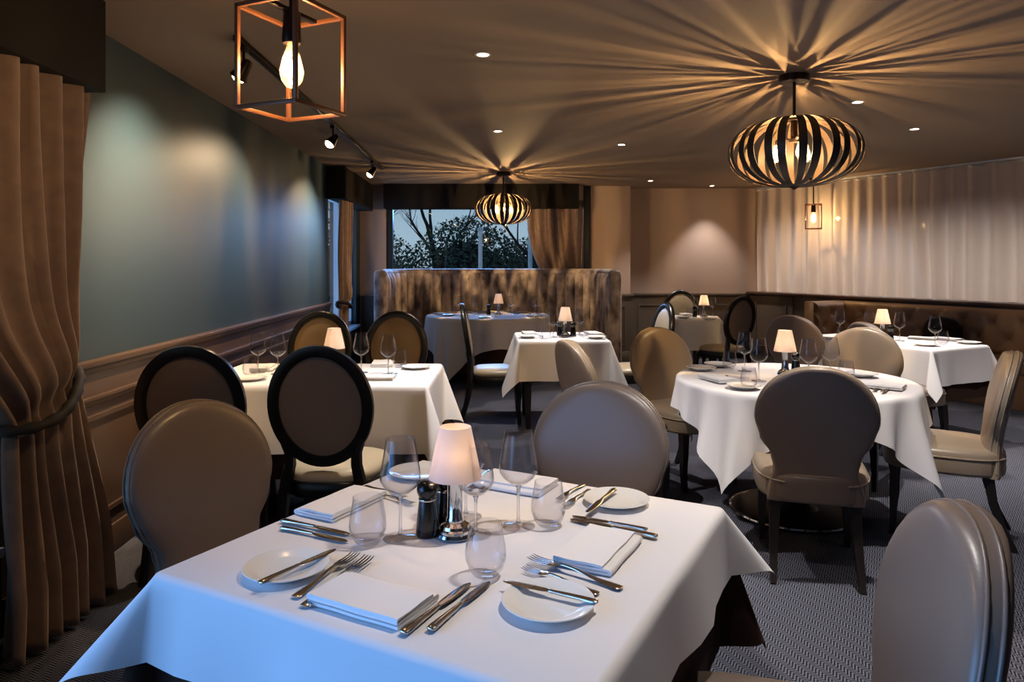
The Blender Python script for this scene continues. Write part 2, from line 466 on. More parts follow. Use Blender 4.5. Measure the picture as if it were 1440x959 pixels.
def drape(fn, s0, s1, base, ztop, zbot, ztie, tie0, tie1, bot0, bot1, nf, amp, name, label, tie=True, sag=0.10, seed=2, hook_hi=True):
    """a pleated curtain gathered by a rope; s is along the wall"""
    rnd = random.Random(seed)
    ph = [rnd.uniform(-0.5, 0.5) for _ in range(nf + 2)]
    am = [rnd.uniform(0.6, 1.3) for _ in range(nf + 2)]
    NU, NZ = nf * 14, 60
    rows = []
    for j in range(NZ + 1):
        z = ztop + (zbot - ztop) * j / NZ
        row = []
        for i in range(NU + 1):
            u = i / NU
            zt = ztie - sag * (1 - u) if hook_hi else ztie - sag * u
            if z > zt:
                k = (ztop - z) / max(ztop - zt, 1e-3); k = k ** 2.6
                a, b = s0 + (tie0 - s0) * k, s1 + (tie1 - s1) * k
            else:
                k = min(1, (zt - z) / max(zt - zbot, 1e-3)); k = k ** 0.62
                a, b = tie0 + (bot0 - tie0) * k, tie1 + (bot1 - tie1) * k
            w = (b - a)
            f = u * nf; fi = int(min(f, nf - 1))
            g = 0.62 + 0.38 * abs(z - zt) / 0.9
            wave = math.sin(2 * PI * (f + 0.10 * math.sin(3 * z + ph[fi] * 4))) * amp * am[fi] * min(1.1, g)
            puff = 0.05 * math.exp(-((z - zt - 0.10) / 0.16) ** 2) - 0.035 * math.exp(-((z - zt) / 0.05) ** 2)
            mid = 1 - (2 * u - 1) ** 2
            low = max(0.0, min(1.0, (zt - z) / 0.6)) if hook_hi else 0.0
            row.append(fn(a + w * u + 0.012 * math.sin(9 * u + 2 * z), base + wave * (1 + 0.7 * low) + puff * mid + 0.04 * mid + 0.05 * low, z))
        rows.append(row)
    c = obj(name, grid(rows), 'velvet', ang=80, solid=0.006)
    tag(c, label, 'curtain')
    if tie:
        pts = []
        for k in range(40):
            t = k / 39
            a = 2 * PI * k / 40
            u = 0.5 - 0.5 * math.cos(a)
            zt = (ztie - sag * (1 - u)) if hook_hi else (ztie - sag * u)
            zt -= 0.03 * math.sin(PI * u)
            off = base + 0.02 + (0.13 - 0.07 * u) * math.sin(a) if math.sin(a) > 0 else base - 0.0 + 0.04 * math.sin(a)
            pts.append(fn(tie0 - 0.02 + (tie1 - tie0 + 0.03) * u, off, zt))
        r = [0.020 + 0.004 * math.sin(k * 2.1) for k in range(40)]
        obj('tieback_rope', tube(pts, r, 10, True), 'rope', c)
    return c
drape(lw, 1.95, 3.0, 0.135, 2.16, 0.02, 0.96, 2.50, 2.89, 2.42, 3.05, 7, 0.034, 'velvet_curtain',
      'tall taupe velvet curtain swept aside by a dark rope in the near left corner', sag=0.15)
drape(lw, 8.22, 8.85, 0.11, 2.18, 0.02, 0.95, 8.22, 8.46, 8.18, 8.60, 5, 0.035, 'velvet_curtain',
      'narrow tan velvet curtain hanging at the end of the teal wall', sag=0.06, seed=5, hook_hi=False)
def bw(s, off, z): return Vector((s, 10.06 - off, z))
drape(bw, 0.22, 1.0, 0.05, 2.20, 0.02, 1.05, 0.60, 1.0, 0.50, 1.0, 6, 0.03, 'velvet_curtain',
      'taupe velvet curtain drawn to the right of the picture window behind the booth', sag=0.08, seed=8)

# ------------------------------------------------------------------ outside the windows
struct('ground', box(-60, 60, 11.7, 90, -0.4, -0.3), 'lawn', smooth=False)
def blob_leaves(rx, ry, rz, n, sz, rnd):
    V, F = [], []
    for _ in range(n):
        d = Vector((rnd.gauss(0, 1), rnd.gauss(0, 1), abs(rnd.gauss(0, 1)) * 1.1 - 0.25)).normalized()
        k = 0.72 + 0.34 * rnd.random() ** 0.6
        p = Vector((d.x * rx, d.y * ry, max(0.02, d.z * rz))) * k
        a = Vector((rnd.uniform(-1, 1), rnd.uniform(-1, 1), rnd.uniform(-1, 1))).normalized() * sz * rnd.uniform(0.6, 1.3)
        b = a.cross(d)
        if b.length < 1e-4: continue
        b = b.normalized() * a.length * 0.6
        o = len(V); V += [tuple(p - a), tuple(p + b), tuple(p + a), tuple(p - b)]; F.append((o, o + 1, o + 2, o + 3))
    return V, F
def shrub(x, y, rx, rz, label, seed, n=9500):
    rnd = random.Random(seed)
    e = empty('evergreen_shrub', (x, y, -0.3))
    tag(e, label, 'shrub', 'shrubs beyond the picture window')
    cv, cf = [], []
    rows = []
    for j in range(9):
        t = j / 8 * PI / 2; row = []
        for k in range(18):
            a = 2 * PI * k / 18; w = 0.70 + 0.10 * math.sin(3 * a + seed) + 0.07 * math.sin(5 * a + j)
            row.append((rx * w * math.cos(t) * math.cos(a), rx * 0.7 * w * math.cos(t) * math.sin(a), rz * 0.78 * math.sin(t)))
        rows.append(row)
    obj('branches', grid(rows, True), 'bark', e)
    l = obj('foliage', blob_leaves(rx, rx * 0.7, rz, n, 0.065, rnd), 'leaf', e, smooth=False)
    l['kind'] = 'stuff'
    return e
def bare_tree(x, y, h, label, seed, lean=0.0):
    rnd = random.Random(seed); gs = []
    def branch(p, d, L, r, depth):
        n = 5; pts = [p]; q = p.copy(); dd = d.copy()
        for i in range(n):
            dd = (dd + Vector((rnd.uniform(-1, 1), rnd.uniform(-1, 1), rnd.uniform(-0.4, 0.7))) * 0.16).normalized()
            q = q + dd * (L / n); pts.append(q.copy())
        gs.append(tube(pts, [r * (1 - 0.55 * i / n) for i in range(n + 1)], 5 if depth else 8))
        if depth < 4:
            for i in range(4 if depth < 2 else 3):
                k = rnd.randint(2, n)
                nd = (dd + Vector((rnd.uniform(-1, 1), rnd.uniform(-1, 1), rnd.uniform(-0.1, 0.9))) * 0.85).normalized()
                branch(pts[k], nd, L * rnd.uniform(0.5, 0.78), r * 0.45, depth + 1)
    branch(Vector((0, 0, 0)), Vector((lean, 0, 1)).normalized(), h * 0.42, h * 0.022, 0)
    t = obj('bare_tree', merge(*gs), 'bark')
    t.location = (x, y, -0.3)
    tag(t, label, 'tree')
    return t
shrub(-1.4, 22, 2.2, 3.0, 'tallest dark evergreen bush beyond the picture window, left of centre', 1)
shrub(-4.2, 19, 1.8, 2.2, 'dark evergreen bush at the left edge of the picture window', 2)
shrub(0.7, 27, 2.2, 2.55, 'dark evergreen bush beyond the picture window, seen left of the posts', 3)
shrub(2.9, 22.5, 1.9, 2.75, 'dark evergreen bush beyond the window, beside the taupe curtain', 4)
shrub(-1.2, 17.2, 1.6, 1.5, 'low dark bush in front of the tall bushes outside', 5)
shrub(-6.0, 26, 3.0, 3.2, 'wide dark bush outside, partly hidden by the left window frame', 6)
bare_tree(-5.4, 23, 7.0, 'bare tree at the left edge of the picture window with arching branches', 11, 0.25)
bare_tree(0.95, 19.5, 6.0, 'bare tree standing between the two white posts outside', 12, 0.05)
bare_tree(-3.2, 30, 8.0, 'distant bare tree rising behind the tallest bush', 13, 0.0)
for px, lab in ((675.5, 'slim white post outside, in the middle of the picture window'), (745.5, 'slim white post outside, beside the taupe window curtain')):
    d = 13.5
    e = empty('white_post', ((px - 720) * d / FPX, d, -0.3)); tag(e, lab, 'post', 'white posts outside')
    obj('shaft', lathe([(0.0, 0), (0.04, 0), (0.04, 2.32), (0.0, 2.32)], 12), 'postwhite', e)
    obj('cap', lathe([(0.0, 2.32), (0.06, 2.32), (0.06, 2.35), (0.03, 2.38), (0.0, 2.39)], 12), 'whiteframe', e)

# ------------------------------------------------------------------ chairs
def interp(x, xs, ys):
    if x <= xs[0]: return ys[0]
    for i in range(len(xs) - 1):
        if x <= xs[i + 1]:
            t = (x - xs[i]) / (xs[i + 1] - xs[i]); t = t * t * (3 - 2 * t)
            return ys[i] + (ys[i + 1] - ys[i]) * t
    return ys[-1]

def back_y(z):          # rake of the upholstered back
    return -0.228 - 0.02 * max(0, (z - 0.36)) - 0.21 * max(0, z - 0.45) ** 1.25

ZTOP = 0.955
def half_w(z):
    zc = 0.715; 
    if z >= zc:
        t = (z - zc) / (ZTOP - zc); return 0.252 * math.sqrt(max(0.0, 1 - t ** 2.15))
    return interp(z, [0.34, 0.37, 0.42, 0.49, 0.55, 0.63, zc], [0.200, 0.200, 0.190, 0.170, 0.182, 0.230, 0.252])

def make_spoon(key, lm):
    """fully upholstered chair with an oval back running down into a wrapped seat"""
    e = empty('upholstered_chair')
    zs = [0.345, 0.36, 0.40, 0.44, 0.48, 0.52, 0.56, 0.60, 0.64, 0.68, 0.72, 0.76, 0.80, 0.84, 0.875, 0.90, 0.92, 0.935, 0.945, 0.951, 0.9545]
    rings = []; N = 40
    for z in zs:
        w = max(half_w(z), 0.012)
        tt = 0.037 * min(1.0, (w / 0.09) ** 0.35)
        if z < 0.36: tt *= 0.9
        ring = []
        for k in range(N):
            a = 2 * PI * k / N
            x, y = sell(a, w, tt, 4.6)
            cav = 0.30 * x * x * min(1, (z - 0.3) / 0.3)
            y = y + (0.014 * (1 - (x / w) ** 2) * (1 if y > 0 else 0))
            ring.append((x, back_y(z) + y + cav, z))
        rings.append(ring)
    bk = obj('backrest', loft(rings), [lm, 'backleather'], e, ang=70)
    for f in bk.data.polygons:
        if f.normal.y < -0.5: f.material_index = 1
    def outline(sgn):
        pts = []
        zz = [0.37 + (0.915 - 0.37) * i / 24 for i in range(25)] + [0.93, 0.941, 0.949, 0.9535]
        for z in zz:
            x = half_w(z); pts.append((x * 0.996, back_y(z) + 0.30 * x * x * min(1, (z - 0.3) / 0.3) + sgn * 0.0125, z))
        top = (0, back_y(ZTOP) + sgn * 0.0125, ZTOP - 0.0005)
        return pts + [top] + [(-p[0], p[1], p[2]) for p in reversed(pts)]
    for sgn in (1, -1):
        obj('piping', tube(outline(sgn), 0.0045, 6), lm, e, ang=70)
    # seat
    def seat_outline(sc_, z, n=48):
        r = []
        for k in range(n):
            a = 2 * PI * k / n
            x, y = sell(a, 0.258, 0.275, 3.2); y -= 0.014
            x *= (0.90 + 0.10 * (y + 0.289) / 0.55)
            r.append((x * sc_, y * sc_, z))
        return r
    srings = [seat_outline(0.93, 0.348), seat_outline(0.985, 0.352), seat_outline(1.0, 0.365), seat_outline(1.0, 0.435), seat_outline(0.99, 0.455),
              seat_outline(0.955, 0.470), seat_outline(0.88, 0.480), seat_outline(0.7, 0.488), seat_outline(0.4, 0.494), seat_outline(0.1, 0.496)]
    st = obj('seat', loft(srings), [lm, 'backleather'], e, ang=60)
    for f in st.data.polygons:
        if f.normal.y < -0.6: f.material_index = 1
    obj('seat_piping', tube([(p[0] * 1.003, p[1] * 1.003, 0.436) for p in (seat_outline(1.0, 0)[-9:] + seat_outline(1.0, 0)[:34])], 0.005, 6), lm, e, ang=70)
    for sx in (-1, 1):     # front and rear legs
        pts = [(sx * 0.19, 0.195, 0.35), (sx * 0.197, 0.205, 0.22), (sx * 0.20, 0.205, 0.1), (sx * 0.198, 0.215, 0.0)]
        obj('leg', tube(pts, [0.034, 0.028, 0.022, 0.018], 4), 'darkleg', e, ang=30)
        pts = [(sx * 0.165, -0.205, 0.35), (sx * 0.17, -0.225, 0.22), (sx * 0.175, -0.265, 0.1), (sx * 0.178, -0.315, 0.0)]
        obj('leg', tube(pts, [0.034, 0.028, 0.022, 0.018], 4), 'darkleg', e, ang=30)
    PROTO[key] = [e, False]

def make_oval(key, front, seatm):
    """black framed chair with an upright oval padded back"""
    e = empty('oval_back_chair')
    zc, rx, rz = 0.765, 0.212, 0.250
    yb = lambda z: -0.205 - 0.16 * (z - 0.46)
    ring = []
    N = 56
    for k in range(N):
        a = 2 * PI * k / N; r = []
        for (du, dv) in [(-0.024, -0.019), (-0.027, 0.0), (-0.022, 0.019), (0.0, 0.024), (0.022, 0.019), (0.027, 0.0), (0.024, -0.019), (0.0, -0.023)]:
            x = (rx + du) * math.cos(a); z = zc + (rz + du) * math.sin(a)
            r.append((x, yb(z) + dv + 0.12 * x * x, z))
        ring.append(r)
    obj('back_frame', loft(ring, False, True), 'ebony', e, ang=60)
    def pad(name, m, sgn, bulge, inset):
        rows = []
        for j in range(9):
            t = j / 8; row = []
            for k in range(N):
                a = 2 * PI * k / N
                x = (rx - inset) * t * math.cos(a); z = zc + (rz - inset) * t * math.sin(a)
                row.append((x, yb(z) + 0.12 * x * x + sgn * (0.008 + bulge * (1 - t ** 3.5)), z))
            rows.append(row)
        g = grid(rows, True)
        obj(name, g, m, e, ang=80)
    pad('back_cushion', front, 1, 0.026, 0.018)
    pad('back_panel', 'backfab', -1, 0.006, 0.018)
    def seat_ring(sc_, z, n=44):
        r = []
        for k in range(n):
            x, y = sell(2 * PI * k / n, 0.245, 0.235, 3.2)
            x *= (0.86 + 0.14 * (y + 0.235) / 0.47)
            r.append((x * sc_, y * sc_ + 0.01, z))
        return r
    obj('seat_frame', loft([seat_ring(0.94, 0.34), seat_ring(0.98, 0.345), seat_ring(1.0, 0.36), seat_ring(1.0, 0.405), seat_ring(0.97, 0.415)]), 'ebony', e, ang=50)
    obj('seat', loft([seat_ring(0.95, 0.412), seat_ring(0.985, 0.425), seat_ring(0.98, 0.445), seat_ring(0.93, 0.462), seat_ring(0.8, 0.474), seat_ring(0.5, 0.484), seat_ring(0.1, 0.487)]), seatm, e, ang=60)
    for sx in (-1, 1):
        # stile and rear leg in one sweep
        pts = [(sx * 0.176, yb(0.63) - 0.002, 0.63), (sx * 0.152, yb(0.56), 0.56), (sx * 0.150, -0.212, 0.50), (sx * 0.166, -0.215, 0.43), (sx * 0.176, -0.22, 0.36),
               (sx * 0.180, -0.235, 0.24), (sx * 0.183, -0.265, 0.12), (sx * 0.186, -0.305, 0.0)]
        obj('leg', tube(pts, [0.024, 0.026, 0.027, 0.029, 0.03, 0.025, 0.021, 0.018], 8), 'ebony', e)
        pts = [(sx * 0.195, 0.19, 0.36), (sx * 0.205, 0.205, 0.27), (sx * 0.203, 0.20, 0.15), (sx * 0.205, 0.21, 0.0)]
        obj('leg', tube(pts, [0.032, 0.030, 0.021, 0.017], 8), 'ebony', e)
    PROTO[key] = [e, False]

make_spoon('spoon', 'leather'); make_spoon('spoon_tan', 'tanleather')
make_oval('oval_tan', 'tan', 'cream'); make_oval('oval_cream', 'cream', 'cream')

def chair(key, back, face, label, group, cat='chair', off=0.24, scale=1.0):
    f = Vector((face[0], face[1], 0)).normalized()
    o = spawn(key, (back[0] + f.x * off, back[1] + f.y * off, 0), math.atan2(f.y, f.x) - PI / 2, scale)
    tag(o, label, cat, group)
    return o
G1 = 'upholstered chairs around the near square table'
G2 = 'black framed chairs at the table by the teal wall'
G3 = 'chairs around the small square table'
G5 = 'upholstered chairs around the round table'
G6 = 'upholstered chairs at the table by the sheer curtain'
G7 = 'black framed chairs at the far corner table'
chair('spoon', (-0.958, 2.24), (0.86, -0.51), 'grey-brown leather chair left of the near square table, beside the swept curtain', G1)
chair('spoon', (0.31, 2.58), (-0.40, -0.9), 'blue-grey lit leather chair behind the far edge of the near square table', G1)
chair('spoon', (0.745, 1.31), (-0.97, 0.24), 'brown leather chair cut off by the bottom right corner, with piped side seams', G1)
chair('oval_tan', (-0.845, 3.19), (0.05, 1), 'black framed oval-back chair, the right one of two seen from behind at the teal-wall table', G2, off=0.21)
chair('oval_tan', (-1.425, 3.19), (-0.10, 1), 'black framed oval-back chair seen from behind, closest to the teal wall panelling', G2, off=0.21)
chair('oval_tan', (-0.865, 5.27), (0.0, -1), 'tan oval-back chair facing us behind the right end of the teal-wall table', G2, off=0.21)
chair('oval_tan', (-1.43, 5.27), (0.06, -1), 'tan oval-back chair facing us behind the teal-wall table, next to the wall', G2, off=0.21)
chair('oval_cream', (-0.36, 6.36), (1, 0.02), 'black framed chair in side view left of the small square table, blue-lit seat', G3, off=0.21)
chair('oval_cream', (1.335, 6.50), (-0.98, -0.16), 'black framed chair right of the small square table, its cream back lit white', G3, off=0.21)
chair('spoon_tan', (0.40, 4.15), (0.94, 0.32), 'tan leather chair showing only its slanted back above the blue-grey chair', G3)
chair('spoon_tan', (1.03, 4.84), (0.45, -0.9), 'tan leather chair at the left side of the round table, facing us', G5)
chair('spoon_tan', (1.335, 3.13), (0.28, 0.96), 'brown leather chair seen from behind in front of the round table', G5)
chair('spoon_tan', (2.46, 3.63), (-0.86, 0.50), 'tan leather chair in side view at the right edge, right of the round table', G5)
chair('spoon_tan', (2.37, 4.83), (-0.66, -0.75), 'pale cream-lit leather chair facing us behind the round table', G5)
chair('spoon', (2.72, 5.36), (0.97, 0.20), 'taupe leather chair back to back with the pale chair behind the round table', G6)
chair('spoon', (2.44, 6.12), (0.72, 0.68), 'dark brown leather chair seen from behind beside the grey panelled partition', G6)
chair('oval_cream', (2.50, 7.90), (-0.52, 0.85), 'black framed brown oval-back chair seen from behind at the far corner table', G7, off=0.21)
chair('oval_cream', (2.24, 9.40), (-0.05, -1), 'cream oval-back chair facing us against the far wall panelling', G7, off=0.21)

# ------------------------------------------------------------------ tables and cloths
def bend(s, r, flare):
    q = r * PI / 2
    if s <= 0: return 0.0, 0.0
    if s < q: return r * math.sin(s / r), r * (1 - math.cos(s / r))
    return r + (s - q) * math.sin(flare), r + (s - q) * math.cos(flare)

def cloth_rect(a, b, o, r=0.02, flare=0.05, amax=0.5, beta=0.18, wave=0.10, seed=1, tips=None, roundtip=0.0):
    rnd = random.Random(seed)
    def axis(h):
        inner = [-h + 2 * h * i / 10 for i in range(11)]
        outer = [o * (i / 16.0) ** 1.25 for i in range(1, 17)]
        return [-h - q for q in reversed(outer)] + inner + [h + q for q in outer]
    ph = [rnd.uniform(0, 6) for _ in range(8)]
    us, vs = axis(a), axis(b); rows = []
    for v in vs:
        row = []
        for u in us:
            s, t = max(abs(u) - a, 0), max(abs(v) - b, 0)
            su, sv = (1 if u >= 0 else -1), (1 if v >= 0 else -1)
            x, y, z = max(-a, min(a, u)), max(-b, min(b, v)), 0.0
            if s > 0 and t > 0:
                rho, phi = math.hypot(s, t), math.atan2(t, s)
                if roundtip: rho *= 1 - roundtip * math.sin(2 * phi) ** 4
                tp = (tips or {}).get((su, sv), (1.0, 1.0))
                out, down = bend(rho, r, flare)
                k = max(0.0, rho - r * 1.2)
                al = amax * tp[0] * math.sin(2 * phi) ** 0.8
                ox, oy = out * math.cos(phi), out * math.sin(phi)
                dg = k * math.sin(al); lt = beta * k * math.sin(4 * phi)
                ox += dg * 0.7071 + lt * 0.7071; oy += dg * 0.7071 - lt * 0.7071
                down = down - k * (1 - math.cos(al))
                x += su * ox; y += sv * oy; z = -down * tp[1] ** math.sin(2 * phi)
            elif s > 0 or t > 0:
                q = s if s > 0 else t
                out, down = bend(q, r, flare)
                e = (y / b if s > 0 else x / a)
                idx = (0 if su > 0 else 1) if s > 0 else (2 if sv > 0 else 3)
                w = wave * down * (1 - abs(e) ** 6) * (0.5 * math.sin(5.0 * e + ph[idx]) + 0.35 * math.sin(9.3 * e + ph[idx + 4]))
                out += w
                if s > 0: x += su * out
                else: y += sv * out
                z = -down
            else:
                z = 0.0008 * math.sin(13 * u + ph[0]) * math.sin(11 * v + ph[1])
            row.append((x, y, z))
        rows.append(row)
    return grid(rows)

def cloth_round(R, L, r=0.025, nf=18, amp=0.18, flare=0.06, seed=1, circ=None, deep=0.0):
    """square (side 2L) or round (radius circ) cloth over a round top of radius R"""
    rnd = random.Random(seed); N = 216; rows = []
    ph = rnd.uniform(0, 6)
    ts = [0.0, 0.15, 0.3, 0.5, 0.7, 0.85, 0.95, 1.0]
    for t in ts:
        rows.append([(R * max(t, 0.002) * math.cos(2 * PI * k / N), R * max(t, 0.002) * math.sin(2 * PI * k / N), 0) for k in range(N)])
    for j in range(1, 23):
        q = (j / 22) ** 1.2; row = []
        for k in range(N):
            th = 2 * PI * k / N
            rm = circ if circ else L / max(abs(math.cos(th)), abs(math.sin(th)))
            s = (rm - R) * q
            out, down = bend(s, r, flare)
            c4 = abs(math.sin(2 * th)) ** 3
            w = amp * down * (math.sin(nf * th + ph + 0.5 * math.sin(3 * th)) * 0.30 + 0.22 * math.sin(nf * 0.5 * th + 2 * ph) + deep * c4 * math.cos(8 * (th - PI / 4)))
            tw = 0.10 * down * math.sin(nf * 0.5 * th + ph)
            rr = R + out + w
            row.append((rr * math.cos(th + tw * 0.3), rr * math.sin(th + tw * 0.3), -down))
        rows.append(row)
    return grid(rows, True)

def square_table(c, a, b, rz, label, legs=True):
    e = empty('dining_table', (c[0], c[1], 0), rz); tag(e, label, 'table', 'restaurant tables')
    obj('tabletop', box(-a + 0.003, a - 0.003, -b + 0.003, b - 0.003, 0.715, 0.745), 'darkleg', e, bevel=0.006)
    if legs:
        for sx in (-1, 1):
            for sy in (-1, 1):
                x, y = sx * (a - 0.07), sy * (b - 0.07)
                obj('leg', tube([(x, y, 0.714), (x, y, 0.4), (x, y, 0.0)], [0.045, 0.04, 0.028], 4), 'darkleg', e, ang=30)
    else:
        for sx in ((-1, 1) if a > 0.5 else (0,)):
            x = sx * a * 0.55
            obj('pedestal', move(lathe([(0, 0), (0.21, 0), (0.21, 0.02), (0.05, 0.05), (0.04, 0.2), (0.04, 0.66), (0.12, 0.714), (0, 0.714)], 24), x), 'darkleg', e)
    return e
def lay(c, rz, g, m, z, name, label, cat='tablecloth', group=None):
    o = obj(name, g, m, ang=80); o.location = (c[0], c[1], z); o.rotation_euler = (0, 0, rz)
    return tag(o, label, cat, group)

GT = 'white tablecloths'; GU = 'dark brown undercloths'
T1 = (-0.094, 1.677); R1 = math.radians(-28)
square_table(T1, 0.465, 0.465, R1, 'near square dining table under white and brown cloths', legs=True)
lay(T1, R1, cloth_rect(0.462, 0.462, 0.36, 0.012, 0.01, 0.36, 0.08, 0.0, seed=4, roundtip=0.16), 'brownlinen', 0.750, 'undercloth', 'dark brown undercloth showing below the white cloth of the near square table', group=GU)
lay(T1, R1, cloth_rect(0.470, 0.470, 0.185, 0.02, 0.10, 0.62, 0.12, 0.12, seed=2, tips={(-1, -1): (1.15, 1.1)}), 'linen', TZ - 0.002, 'tablecloth', 'white cloth of the near square table, blue-lit along its front', group=GT)

T2 = (-1.085, 4.15); R2 = 0.0
square_table(T2, 0.62, 0.385, R2, 'rectangular dining table for four against the teal wall', legs=False)
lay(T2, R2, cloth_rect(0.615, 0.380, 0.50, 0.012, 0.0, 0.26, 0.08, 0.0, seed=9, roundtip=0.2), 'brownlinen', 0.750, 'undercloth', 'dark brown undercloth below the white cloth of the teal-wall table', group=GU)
lay(T2, R2, cloth_rect(0.625, 0.390, 0.37, 0.02, 0.04, 0.34, 0.14, 0.06, seed=3), 'linen', TZ - 0.002, 'tablecloth', 'white cloth falling over the table against the teal wall', group=GT)

T3 = (0.425, 6.30); R3 = math.radians(2)
square_table(T3, 0.37, 0.36, R3, 'small square dining table with dark legs in front of the booth', legs=True)
lay(T3, R3, cloth_rect(0.373, 0.363, 0.345, 0.02, 0.05, 0.36, 0.14, 0.06, seed=6), 'linen', TZ - 0.008, 'tablecloth', 'bright white cloth of the small square table in front of the booth', group=GT)

T4 = (-0.30, 8.85)
def round_table(c, R, label, base=0.3, ring=False):
    e = empty('round_dining_table', (c[0], c[1], 0)); tag(e, label, 'table', 'restaurant tables')
    obj('tabletop', lathe([(0, 0.715), (R - 0.006, 0.715), (R, 0.722), (R, 0.74), (R - 0.005, 0.745), (0, 0.745)], 64), 'darkleg', e)
    obj('pedestal', lathe([(0, 0.03), (0.14, 0.035), (0.09, 0.09), (0.075, 0.2), (0.075, 0.6), (0.16, 0.714), (0, 0.714)], 28), 'darkleg', e)
    obj('foot_disc', lathe([(0, 0.0), (base, 0.0), (base, 0.02), (base - 0.03, 0.032), (0.1, 0.04), (0, 0.04)], 48), 'darkleg', e)
    if ring: obj('chrome_rim', tube([((base + 0.006) * math.cos(2 * PI * k / 48), (base + 0.006) * math.sin(2 * PI * k / 48), 0.018) for k in range(48)], 0.011, 8, True), 'chrome', e)
    return e
round_table(T4, 0.74, 'round dining table inside the high-backed booth')
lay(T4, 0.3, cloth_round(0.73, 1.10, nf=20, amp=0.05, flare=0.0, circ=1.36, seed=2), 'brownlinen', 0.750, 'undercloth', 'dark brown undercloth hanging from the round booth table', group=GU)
lay(T4, 0.20, cloth_round(0.745, 1.10, nf=20, amp=0.12, flare=0.07, seed=5), 'linen', TZ - 0.002, 'tablecloth', 'white cloth with a blue-lit top on the round booth table', group=GT)

T5 = (1.58, 4.0)
round_table(T5, 0.615, 'round dining table with chrome-edged foot, right of centre', base=0.33, ring=True)
lay(T5, math.radians(-4), cloth_round(0.62, 0.80, nf=22, amp=0.30, seed=7, flare=0.10, deep=0.25), 'linen', TZ - 0.008, 'tablecloth', 'white cloth with hanging points on the round table', group=GT)

R6 = math.atan2(0.9, -0.43); T6 = (3.17, 5.95)
square_table(T6, 0.57, 0.33, R6, 'long dining table before the tufted banquette at the right', legs=False)
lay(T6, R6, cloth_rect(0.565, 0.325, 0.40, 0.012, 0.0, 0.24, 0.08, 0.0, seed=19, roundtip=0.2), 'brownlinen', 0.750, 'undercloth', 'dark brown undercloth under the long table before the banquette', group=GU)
lay(T6, R6, cloth_rect(0.575, 0.335, 0.285, 0.02, 0.06, 0.36, 0.14, 0.08, seed=13), 'linen', TZ - 0.002, 'tablecloth', 'white cloth with a hanging corner on the long table before the banquette', group=GT)

T7 = (2.11, 8.48); R7 = math.radians(-12)
square_table(T7, 0.34, 0.34, R7, 'small far dining table in the corner beside the partition', legs=True)
lay(T7, R7, cloth_rect(0.343, 0.343, 0.36, 0.02, 0.04, 0.34, 0.14, 0.06, seed=15), 'linen', TZ - 0.008, 'tablecloth', 'white cloth of the far corner table between black framed chairs', group=GT)

# ------------------------------------------------------------------ tableware prototypes
def make_wine():
    e = empty('wine_glass')
    obj('foot', lathe([(0, 0.0), (0.040, 0.0), (0.0405, 0.0015), (0.038, 0.003), (0.015, 0.0055), (0.006, 0.010), (0.0, 0.010)], 40), 'crystal', e)
    obj('stem', lathe([(0.0, 0.0095), (0.006, 0.0095), (0.0042, 0.018), (0.0036, 0.04), (0.0037, 0.075), (0.0048, 0.093), (0.008, 0.0995), (0.0, 0.0995)], 20), 'solidglass', e)
    out = [(0.0, 0.1), (0.010, 0.1005), (0.024, 0.108), (0.038, 0.120), (0.0465, 0.134), (0.0475, 0.142), (0.0455, 0.16), (0.041, 0.185), (0.0365, 0.21), (0.0337, 0.230), (0.0339, 0.2315), (0.0334, 0.2326)]
    inn = [(0.0326, 0.2322), (0.0323, 0.2305), (0.0354, 0.21), (0.0398, 0.185), (0.0443, 0.16), (0.0462, 0.142), (0.0452, 0.1345), (0.037, 0.1215), (0.0235, 0.110), (0.0, 0.1035)]
    obj('bowl', lathe(out + inn, 48), 'crystal', e, ang=60)
    PROTO['wine'] = [e, False]
def make_tumbler():
    out = [(0.0, 0.0), (0.024, 0.0), (0.027, 0.003), (0.036, 0.016), (0.0415, 0.032), (0.0425, 0.042), (0.041, 0.06), (0.0365, 0.085), (0.0337, 0.104), (0.0339, 0.1055), (0.0334, 0.1066)]
    inn = [(0.0326, 0.1062), (0.0323, 0.1045), (0.0355, 0.085), (0.0398, 0.06), (0.0412, 0.042), (0.040, 0.033), (0.034, 0.019), (0.024, 0.011), (0.0, 0.009)]
    PROTO['tumbler'] = [obj('stemless_tumbler', lathe(out + inn, 48), 'crystal', ang=60), False]
def make_plate():
    e = obj('side_plate', lathe([(0, 0.002), (0.05, 0.002), (0.052, 0.0), (0.056, 0.0), (0.058, 0.003), (0.074, 0.010), (0.0865, 0.0135), (0.0875, 0.0148), (0.0865, 0.016),
        (0.072, 0.0130), (0.060, 0.0075), (0.054, 0.0062), (0, 0.0058)], 64), 'china', ang=60)
    PROTO['plate'] = [e, False]
def ribbon(st):
    rings = []
    for (x, w, t, z) in st:
        r = []
        for k in range(12):
            y, q = sell(2 * PI * k / 12, w / 2, t / 2, 2.4); r.append((x, y, z + q))
        rings.append(r)
    return loft(rings)
